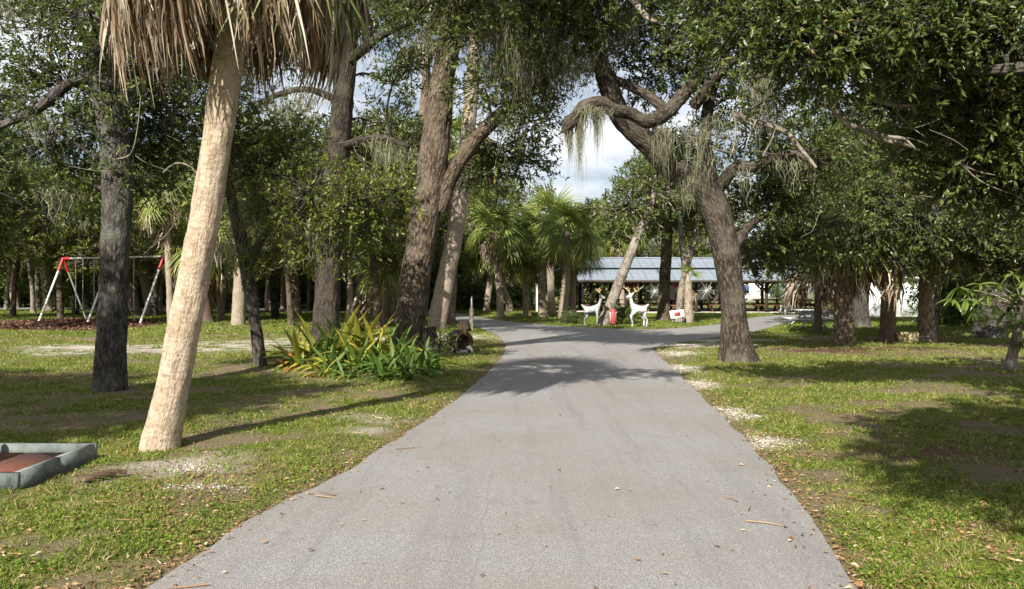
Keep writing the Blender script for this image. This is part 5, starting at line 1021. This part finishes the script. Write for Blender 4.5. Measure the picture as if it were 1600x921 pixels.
deer('silver tinsel deer figure facing right with golden antlers', GP(925, 510.5), R(-8), False, .98)
deer('white deer figure facing left with one foreleg lifted and golden antlers', GP(998, 512), R(180 + 22), True, 1.02)
# red lantern between them
lt = GP(958, 509.5); r_ = thing('red_lantern', 'pinkish-red upright lantern between the two deer figures', 'lantern', lt)
MB().tube([lt, lt + (0, 0, .08)], [.05, .05], 8).build('stem', M['black_rubber'], r_)
MB().tube([lt + (0, 0, .08), lt + (0, 0, .12), lt + (0, 0, .6), lt + (0, 0, .64)], [.09, .115, .115, .09], 12, None, 0, None, None, True).build('body', M['pink_red'], r_)
for k in range(8):
    a = k * math.pi / 4; MB().box(lt + (.122 * math.cos(a), .122 * math.sin(a), .36), (.02, .02, .44)).build('rib', M['pink_red'] if k % 4 else M['white_paint'], r_)
MB().tube([lt + (0, 0, .64), lt + (0, 0, .68), lt + (0, 0, .70)], [.13, .13, .03], 12).build('cap', M['pink_red'], r_)

# ------------------------------------------------------------------ swing set on its mulch bed
z_top = 3.0
pL, pM, pR = GP(62, 501), GP(137, 506.5), GP(223, 510)
def top_of(px, d): q = W(px, 403, d); q[2] = z_top; return q
tL, tR = np.array([-21.55, 38.6, z_top]), np.array([-15.6, 36.0, z_top]); ax = (tR - tL); 
sw = thing('swing_set', 'white and grey swing frame with red corner pieces on the mulch bed', 'swing set', ((tL + tR) / 2) * [1, 1, 0])
ext = tL + ax * 1.10
MB().tube([tL + ax * .06, ext], [.045, .045], 10).build('top_bar', M['galv'], sw)
perp = np.array([ax[1], -ax[0], 0]) / np.linalg.norm(ax[:2])
for k, tt in enumerate((0.0, .5, 1.0)):
    c = tL + ax * tt
    f_ = c + perp * 1.05 + ax / np.linalg.norm(ax) * (-.28); b_ = c - perp * 1.05 + ax / np.linalg.norm(ax) * (.28); f_[2] = b_[2] = 0
    lf_ = MB().tube([f_, c + (f_ - c) * .12], [.05, .05], 10).build('front_leg', M['white_metal'], sw)
    lb_ = MB().tube([b_, c + (b_ - c) * .12], [.04, .04], 10).build('rear_leg', M['galv'], sw)
    for q, lg_ in ((f_, lf_), (b_, lb_)): MB().tube([c + (q - c) * .20, c + (q - c) * .04, c + (0, 0, .01)], [.062, .062, .062], 10, None, 0, None, None, True).build('corner_piece', M['red_paint'] if k != 1 else M['galv'], lg_)
    MB().tube([c - ax * .012, c + ax * .075], [.063, .063], 10, None, 0, None, None, True).build('corner_piece', M['red_paint'] if k != 1 else M['galv'], sw)
SWL = ['swing in the left bay nearest the red corner', 'swing in the left bay nearer the dark oak trunk', 'swing right of the dark oak trunk']
for k, tt in enumerate((.17, .36, .68)):
    c = tL + ax * tt; u = ax / np.linalg.norm(ax); s_ = thing('swing', SWL[k], 'swing', c * [1, 1, 0], 'swings of the swing set')
    for q in (-.25, .25): MB().tube([c + u * q, c + u * q * .95 - (0, 0, 2.4)], [.014, .014], 5).build('chain', M['galv'], s_)
    P = [c + u * q - (0, 0, 2.4 + .1 * math.cos(q / .26 * 1.4)) for q in np.linspace(-.25, .25, 7)]
    mb = MB(); V = []
    for p in P: V += [p - perp * .07, p + perp * .07, p + perp * .07 - (0, 0, .015), p - perp * .07 - (0, 0, .015)]
    mb.add(V, [(4 * i + a, 4 * i + (a + 1) % 4, 4 * i + 4 + (a + 1) % 4, 4 * i + 4 + a) for i in range(6) for a in range(4)]); mb.build('seat', M['black_rubber'], s_)
# mulch chips on the bed
gm = np.random.default_rng(61)
def chips(n, poly, g, size, z0=.01, tri=False):
    mn, mx = poly.min(0), poly.max(0); P = g.uniform(mn, mx, (n * 3, 2)); P = P[poly_dist(P, poly) < -.05][:n]; n = len(P); a = g.random(n) * 6.28; l = size * (.5 + g.random(n)); w_ = l * g.uniform(.2, .5, n)
    ca, sa = np.cos(a), np.sin(a); z = g.uniform(z0, z0 + .04, n); tl = g.normal(0, .35, n)
    V = np.stack([np.c_[P[:, 0] + sx * l * ca - sy * w_ * sa, P[:, 1] + sx * l * sa + sy * w_ * ca, z + sx * l * tl + .012] for sx, sy in ((-1, -1), (1, -1), (1, 1), (-1, 1))], 1).reshape(-1, 3)
    return V, np.arange(n)[:, None] * 4 + [0, 1, 2, 3], np.repeat(g.random(n), 4)
M['mulch_chip'] = leaf_mat('mulch_chip', [(0.0, (0.035, 0.017, 0.011)), (0.5, (0.10, 0.05, 0.034)), (1.0, (0.24, 0.14, 0.095))], .02, .85, (.2, .1, .05), .2)
mb = MB(); V, Q, T = chips(9000, mulch_poly, gm, .07, .0); mb.add(V, Q, 0, T); tag(mb.build('mulch_bed', M['mulch_chip'], None, 'stuff', False), 'red-brown wood chip bed under the swing set', 'mulch')

# ------------------------------------------------------------------ grey timber pit at the lower left
pb = (-5.0, 6.85, 0); pit = thing('timber_pit', 'low grey timber frame with a red-brown floor at the lower left', 'game pit', pb)
X0, X1, Y0, Y1, HB = -6.3, -3.88, 6.32, 7.5, .125
MB().box(((X0 + X1) / 2, Y0, HB / 2), (X1 - X0, .05, HB + .04)).build('front_board', M['grey_paint'], pit)
MB().box(((X0 + X1) / 2, Y1, HB / 2 + .004), (X1 - X0, .05, HB + .04)).build('rear_board', M['grey_paint'], pit)
for x in (X0 + .025, X1 - .025):
    for y0, y1 in ((Y0 + .027, Y0 + .58), (Y0 + .586, Y1 - .027)): MB().box((x, (y0 + y1) / 2, HB / 2 + .002), (.05, y1 - y0, HB + .04)).build('side_board', M['grey_paint'], pit)
for k in range(4):
    x0 = X0 + .06 + k * .575; MB().box((x0 + .285, (Y0 + Y1) / 2, .045), (.56, Y1 - Y0 - .07, .05)).build('floor_tile', M['pit_mat'], pit)
for k in range(3): MB().tube([(X1 + .001, Y0 + .12 + k * .45, .09), (X1 + .006, Y0 + .12 + k * .45, .09)], [.008, .008], 6, None, 0, None, None, True).build('screw', M['galv'], pit)
MB().tube([(-4.76, 7.36, .03), (-4.76, 7.36, .2), (-4.76, 7.36, .22)], [.035, .035, .02], 10, None, 0, None, None, True).build('peg', M['black_rubber'], pit)

# fallen palm leaf bases and sticks on the left lawn
for (px, py, L, a, lb) in [(170, 748, .28, .35, 'fallen reddish palm husk on the grass near the timber pit'), (157, 753, .22, .6, 'smaller split palm husk beside the larger one by the pit')]:
    p = GP(px, py); p[2] = gz_at(p[0], p[1]); r_ = thing('palm_husk', lb, 'husk', p, 'fallen palm husks'); u = np.array([math.cos(a), math.sin(a), .05])
    mb = MB(); V = []
    for k in range(7):
        tt = k / 6; c = p + u * L * (tt - .5) + (0, 0, .035 + .02 * math.sin(tt * 3)); w_ = .05 * (1 - .6 * tt); s_ = np.array([-u[1], u[0], 0])
        V += [c - s_ * w_ - (0, 0, .02), c + (0, 0, .015), c + s_ * w_ - (0, 0, .02), c - (0, 0, .012)]
    mb.add(V, [(4 * i + q, 4 * i + (q + 1) % 4, 4 * i + 4 + (q + 1) % 4, 4 * i + 4 + q) for i in range(6) for q in range(4)]); mb.build('shell', M['log_end'], r_)
    MB().tube([p - u * L * .5 + (0, 0, .03), p - u * L * .62 + (0, 0, .02)], [.02, .008], 6).build('stub', M['palm_bark_brown'], r_)

# ------------------------------------------------------------------ bromeliads
def strap_mesh(g, m_, L=.75, wd=.06, arch=.5):
    mb = MB(); k = 8; V, T = [], []
    for i in range(k):
        t_ = i / (k - 1); x = L * (.25 * t_ + .75 * t_ ** 1.5 * (.4 + arch)); z = L * (t_ * 1.0 - arch * t_ ** 2.3); w_ = wd * .5 * (1.0 if t_ < .5 else max(.04, 1 - ((t_ - .5) / .5) ** 1.6))
        V += [(x, -w_, z + .15 * w_), (x + .004, 0, z - .3 * w_), (x, w_, z + .15 * w_)]; T += [.35 + .4 * t_] * 3
    Fq = [q for i in range(k - 1) for q in ((3 * i, 3 * i + 1, 3 * i + 4, 3 * i + 3), (3 * i + 1, 3 * i + 2, 3 * i + 5, 3 * i + 4))]
    mb.add(V, Fq, 0, T); return mb.data('leaf', m_)
gb = np.random.default_rng(88)
BL = {c_: [strap_mesh(gb, M['brom_' + c_], .8, .085, a) for a in (.2, .55, .85, 1.1)] for c_ in ('green', 'yellow', 'orange')}
def bromeliad(label, p, s_, mix, n=20, tall=.5):
    r_ = thing('bromeliad', label, 'bromeliad', p, 'bromeliads at the foot of the massive oak')
    n = int(n * 1.35)
    for k in range(n):
        c_ = gb.choice(['green', 'yellow', 'orange'], p=mix); inner = k / n
        v = 0 if inner > .75 else int(gb.integers(1, 4)) if c_ != 'orange' else 3
        part('leaf', BL[c_][v], r_, None, (gb.normal(0, .06), gb.normal(0, .06), 0.0), (gb.uniform(-.35, .35), R(-tall * 20 * inner + gb.uniform(-10, 10) + (34 if c_ == 'orange' else 24 * (1 - inner))), k * 2.39996 + gb.uniform(-.3, .3)), s_ * gb.uniform(.75, 1.15))
    return r_
BP = [((470, 578), 1.3, (.3, .45, .25), 22, 'yellow bromeliad with rust-coloured lower leaves at the left end of the clump'), ((497, 574), 1.45, (.4, .5, .1), 24, 'tall yellow-green bromeliad second from the left of the clump'), ((450, 578), .85, (.1, .3, .6), 14, 'orange-brown drooping bromeliad at the far left of the clump'),
      ((530, 572), 1.55, (.4, .55, .05), 24, 'tall yellow bromeliad in the middle of the clump'), ((560, 570), 1.6, (.35, .6, .05), 24, 'yellow bromeliad at the back of the clump below the black trunk'), ((590, 570), 1.55, (.4, .55, .05), 22, 'yellow-green bromeliad at the back right of the clump'), ((618, 572), 1.3, (.6, .4, 0), 20, 'bromeliad against the massive oak with some yellow leaves'),
      ((520, 585), .95, (.6, .25, .15), 20, 'green bromeliad with a few orange leaves in the front of the clump'), ((550, 582), 1.0, (.7, .3, 0), 22, 'dark green bromeliad in the centre front'), ((585, 584), .9, (1, 0, 0), 22, 'dark green bromeliad right of the centre'), ((615, 586), .85, (1, 0, 0), 22, 'dark green bromeliad below the massive oak'),
      ((600, 596), .72, (1, 0, 0), 22, 'small bright green rosette at the very front of the clump'), ((645, 588), .8, (1, 0, 0), 22, 'green bromeliad near the right end of the clump'), ((668, 578), .8, (1, 0, 0), 20, 'green bromeliad at the right end of the clump'), ((640, 576), .95, (.9, .1, 0), 20, 'shaded green bromeliad touching the massive oak foot'), ((575, 576), 1.2, (.5, .5, 0), 20, 'green and yellow bromeliad in the clump behind the front row'), ((545, 592), .5, (.8, .2, 0), 14, 'little bromeliad low in front left of the bright rosette'), ((632, 596), .6, (1, 0, 0), 18, 'low green rosette right of the bright front one'), ((505, 590), .7, (.2, .3, .5), 14, 'wilted tan and orange bromeliad at the front left')]
for (p, s_, mx, n_, lb) in BP:
    q = GP(*p); bromeliad(lb, q, s_, mx, n_)

# stump, log on its cradle, posts by the bend
p = GP(674, 562); r_ = thing('tree_stump', 'broken grey stump wound with ivy right of the massive oak', 'stump', p)
MB().tube([p - (0, 0, .1), p + (0, 0, .1), p + (-.02, 0, .45), p + (-.05, 0, .72)], [.24, .2, .18, .16], 20, .05, 0, oak_disp(.03, 9), .5, True).build('wood', M['oak_bark'], r_)
mb = MB(); clump(mb, p + (.12, -.12, .45), .28, gb, leafL=.06, lai=1.4, mat=0); mb.build('ivy', [M['oak_leaf'], M['oak_bark']], r_, 'stuff', False)
p = GP(722, 553); r_ = thing('barrel_log', 'dark hollow log resting on a pale cradle beside the sand', 'log', p); c0, c1 = p + (.02, -.05, .30), p + (-.2, .95, .30)
V, Q, co = tube([c0, c1], [.25, .25], 24, .1, oak_disp(.02, 3)); V2, Q2, co2 = tube([c0 - (0, .01, 0), c1], [.17, .17], 24, .1); mb = MB(); mb.add(V, Q, 0, .5, co); mb.add(V2, Q2[:, ::-1], 0, .5, co2); mb.build('log', M['oak_bark'], r_)
ringV = np.vstack([V[:24], V2[:24]]); MB().add(ringV, [(i, (i + 1) % 24, 24 + (i + 1) % 24, 24 + i) for i in range(24)]).build('cut_face', M['log_end'], r_)
MB().tube([c0 + (0, .25, 0), c0 + (0, .26, 0)], [.165, .165], 20, None, 0, None, None, True).build('rotten_core', M['log_end'], r_)
for s_ in (-.2, .2): MB().bar(p + (s_ * 1.15, -.02, 0), p + (s_ * .8, -.02, .2), .1, .12).build('cradle_foot', M['concrete'], r_)
MB().box(p + (0, -.02, .05), (.4, .1, .1)).build('cradle_base', M['concrete'], r_)
p = GP(737, 519); r_ = thing('marker_post', 'thin weathered post standing behind the hollow log', 'post', p)
MB().tube([p - (0, 0, .1), p + (0, 0, .5), p + (0, 0, .86)], [.09, .085, .08], 10, .1, 0, oak_disp(.01, 2), .5, True).build('shaft', M['pale_bark'], r_); MB().tube([p + (0, 0, .86), p + (.0, 0, 1.3)], [.035, .03], 8, None, 0, None, None, True).build('pipe', M['galv'], r_)
p = GP(726, 519); r_ = thing('log_section', 'short dark round log lying behind the hollow log', 'log', p + np.array([0, -.3, 0]))
MB().tube([p + (-.05, -.4, .2), p + (.05, .4, .2)], [.2, .19], 18, .1, 0, oak_disp(.02, 8), .5, True).build('log', M['oak_bark'], r_); MB().tube([p + (-.05, -.412, .2), p + (-.05, -.405, .2)], [.15, .15], 14, None, 0, None, None, True).build('cut_face', M['log_end'], r_)

# ------------------------------------------------------------------ grass, weeds, litter, shell grit
gg = np.random.default_rng(900)
def scatter(n, dmin, dmax, power, half=0.68):
    u = gg.random(n); e = 2 - power
    d_ = (dmin ** e + u * (dmax ** e - dmin ** e)) ** (1 / e); x = gg.uniform(-half, half, n) * d_
    return x, d_
x, y = scatter(900000, 4.0, 30, 1.6)
z, dr = gheight(x, y)
na = fbm(np.c_[x * 1.3, y * 1.3, 0 * x], 21, 4); nb = fbm(np.c_[x * 4, y * 4, 0 * x], 25, 3); nc = fbm(np.c_[x * 9, y * 9, 0 * x], 44, 2)
dens = (1 - smooth(.50, .66, na)) * (1 - .75 * smooth(.5, .7, nb)) * (.12 + .88 * smooth(.40, .58, nc)) * smooth(-.02, .30, dr + (nb - .5) * .5) + .06 * (dr > 0.02)
xi = np.clip(np.searchsorted(xs, x), 0, nx_ - 1); yi = np.clip(np.searchsorted(ys, y), 0, ny_ - 1); gi = yi * nx_ + xi
bare = np.maximum(np.maximum(sandm[gi], mulchm[gi]), np.clip(dirtm[gi] - .3, 0, 1))
dens *= (1 - .93 * np.clip(bare * 1.25, 0, 1))
inpit = (x > -6.4) & (x < -3.8) & (y > 6.25) & (y < 7.55)
k = (gg.random(len(x)) < dens) & (dr > -.03) & ~inpit
x, y, z, nbk, nck = x[k], y[k], z[k], nb[k], nc[k]; n_ = len(x); print('grass blades', n_)
d_ = np.hypot(x, y); h = (.010 + .020 * gg.random(n_) ** 1.6 + .016 * smooth(.5, .7, nck)) * (1 + .03 * d_); a = gg.random(n_) * 6.28; lean = gg.normal(0, .75, (n_, 2)) * h[:, None]
wd = (.0026 + .0026 * gg.random(n_)) * (1 + .07 * d_)
b0 = np.c_[x, y, z - .004]; sx = np.c_[np.cos(a), np.sin(a), 0 * a] * wd[:, None]; tip = b0 + np.c_[lean, h]
mid = b0 + np.c_[lean * .35, h * .6]
V = np.stack([b0 - sx, b0 + sx, tip], 1).reshape(-1, 3); i = np.arange(n_)[:, None] * 3
tint = np.clip(.42 + .55 * (nbk - .5) * 2 + gg.normal(0, .16, n_), 0, .8); tint = np.where(gg.random(n_) < .29, gg.uniform(.8, 1, n_), tint)
grass = MB(); grass.add(V, i + [0, 1, 2], 0, np.repeat(tint, 3))
# taller-looking turf of the far lawns
x, y = scatter(130000, 27, 62, .8, .66); z, dr = gheight(x, y); nb = fbm(np.c_[x * .9, y * .9, 0 * x], 25, 3)
xi = np.clip(np.searchsorted(xs, x), 0, nx_ - 1); yi = np.clip(np.searchsorted(ys, y), 0, ny_ - 1); gi = yi * nx_ + xi
k = (dr > .1) & (gg.random(len(x)) > np.maximum(sandm, mulchm)[gi] * 1.2) & ~((x > 4) & (x < 21.6) & (y > 50) & (y < 60)); x, y, z, nb = x[k], y[k], z[k], nb[k]; n_ = len(x)
a = gg.random(n_) * 6.28; h = gg.uniform(.04, .10, n_); sx = np.c_[np.cos(a), np.sin(a), 0 * a] * gg.uniform(.012, .03, n_)[:, None]; b0 = np.c_[x, y, z - .004]; tip = b0 + np.c_[gg.normal(0, .7, (n_, 2)) * h[:, None], h]
V = np.stack([b0 - sx, b0 + sx, tip], 1).reshape(-1, 3); tint = np.clip(.36 + .5 * (nb - .5) * 2 + gg.normal(0, .13, n_), 0, .78); tint = np.where(gg.random(n_) < .1, gg.uniform(.8, 1, n_), tint)
grass.add(V, np.arange(n_)[:, None] * 3 + [0, 1, 2], 0, np.repeat(tint, 3))
# broad-leaved weeds
x, y = scatter(150000, 4.0, 20, 1.8); z, dr = gheight(x, y); nd = fbm(np.c_[x * 2.2, y * 2.2, 0 * x], 71, 3)
xi = np.clip(np.searchsorted(xs, x), 0, nx_ - 1); yi = np.clip(np.searchsorted(ys, y), 0, ny_ - 1); gi = yi * nx_ + xi; bare = np.maximum(sandm[gi], mulchm[gi])
inpit = (x > -6.4) & (x < -3.8) & (y > 6.25) & (y < 7.55)
k = (gg.random(len(x)) < smooth(.46, .62, nd) * (1 - .9 * bare)) & (dr > .04) & ~inpit; x, y, z = x[k], y[k], z[k]; n_ = len(x)
p0 = np.c_[x, y, z + gg.uniform(.004, .035, n_)]; a_ = nrm(np.c_[gg.normal(size=(n_, 2)), gg.normal(.25, .35, n_)]); nn = nrm(gg.normal(size=(n_, 3)) * .4 + (0, 0, 1)); sd = nrm(np.cross(a_, nn)); l = gg.uniform(.010, .024, n_) * (1 + .02 * y)
V = np.stack([p0, p0 + a_ * (l * .55)[:, None] + sd * (l * .42)[:, None], p0 + a_ * l[:, None], p0 + a_ * (l * .55)[:, None] - sd * (l * .42)[:, None]], 1).reshape(-1, 3)
grass.add(V, np.arange(n_)[:, None] * 4 + [0, 1, 2, 3], 0, np.repeat(np.clip(gg.normal(.38, .16, n_), 0, .78), 4))
tag(grass.build('grass', M['grass'], None, 'stuff', False), 'short patchy grass and weeds on both lawns', 'grass')
# dead leaves: thick along the road edges and under trees, sparse on the road
x, y = scatter(130000, 4.2, 30, 1.6); z, dr = gheight(x, y); nl = fbm(np.c_[x * 1.7, y * 1.7, 0 * x], 81, 3)
pr = np.where(dr < 0, .006 + .10 * np.exp(dr / .12), .05 + .6 * np.exp(-dr / .25) + .4 * smooth(.55, .7, nl)); pr = np.where(inside_ := ((x > -6.4) & (x < -3.8) & (y > 6.25) & (y < 7.55)), 0, pr)
k = gg.random(len(x)) < pr; x, y, z, dr = x[k], y[k], z[k], dr[k]; n_ = len(x); z = np.where(dr < 0, 0.0, np.maximum(z, -.01))
p0 = np.c_[x, y, z + .006 + gg.random(n_) * .012]; a = gg.random(n_) * 6.28; a_ = nrm(np.c_[np.cos(a), np.sin(a), gg.normal(0, .15, n_)]); nn = nrm(gg.normal(size=(n_, 3)) * .35 + (0, 0, 1)); sd = nrm(np.cross(a_, nn)); nn = np.cross(sd, a_); l = gg.uniform(.02, .055, n_); hw = l * gg.uniform(.12, .28, n_)
V = np.stack([p0 - a_ * (l / 2)[:, None], p0 + sd * hw[:, None] + nn * (hw * .5)[:, None], p0 + a_ * (l / 2)[:, None], p0 - sd * hw[:, None] + nn * (hw * .5)[:, None]], 1).reshape(-1, 3); i = np.arange(n_)[:, None] * 4
lit = MB(); lit.add(V, np.concatenate([i + [0, 1, 2], i + [0, 2, 3]]), 0, np.repeat(np.clip(gg.beta(1.6, 1.6, n_), 0, 1), 4))
for k in range(160):                           # small dry sticks
    xx, yy = scatter(1, 4.3, 22, 1.4); zz, dq = gheight(xx, yy)
    if dq[0] < -.6 or (-6.4 < xx[0] < -3.8 and 6.2 < yy[0] < 7.6): continue
    p = np.array([xx[0], yy[0], max(zz[0], 0) + .012]); a = gg.random() * 6.28; L = gg.uniform(.06, .28); u = np.array([math.cos(a), math.sin(a), 0]) * L
    lit.tube([p, p + u * .5 + gg.normal(0, .012, 3) * (1, 1, .3), p + u], [.005, .004, .002], 4, None, 0, None, gg.uniform(.3, .95))
tag(lit.build('leaf_litter', M['litter'], None, 'stuff', False), 'dry brown leaves and sticks strewn along the road edges', 'leaf litter')
# white shell grit
sh = MB(); tet = np.array([(1, 0, -.3), (-.5, .87, -.3), (-.5, -.87, -.3), (0, 0, .55)])
pts_ = []
for (px, py, rx, ry) in shell_spots + [(300, 735, .3, .25), (325, 768, .35, .12), (590, 655, .2, .18), (720, 527, 1.2, 1.0)]:
    c_ = GP(px, py); n_ = int(min(500, 300 * rx * ry / .3 * (9 / max(6, c_[1])) ** 1.3)); q = gg.normal(size=(n_, 2)) * [rx * .5, ry * .5] + c_[:2]; pts_.append(q)
q = np.vstack(pts_); z, dr = gheight(q[:, 0], q[:, 1]); k = dr > -.05; q, z = q[k], z[k]; n_ = len(q)
s_ = gg.uniform(.004, .012, n_) * (1 + .03 * q[:, 1]); a = gg.random(n_) * 6.28; ca, sa = np.cos(a), np.sin(a)
V = np.stack([np.c_[q[:, 0] + s_ * (t_[0] * ca - t_[1] * sa), q[:, 1] + s_ * (t_[0] * sa + t_[1] * ca), z + .006 + s_ * (t_[2] + .3)] for t_ in tet], 1).reshape(-1, 3); i = np.arange(n_)[:, None] * 4
sh.add(V, np.concatenate([i + [0, 1, 3], i + [1, 2, 3], i + [2, 0, 3]])); tag(sh.build('shell_gravel', M['shell'], None, 'stuff', False), 'white shell grit in patches beside the road', 'gravel')
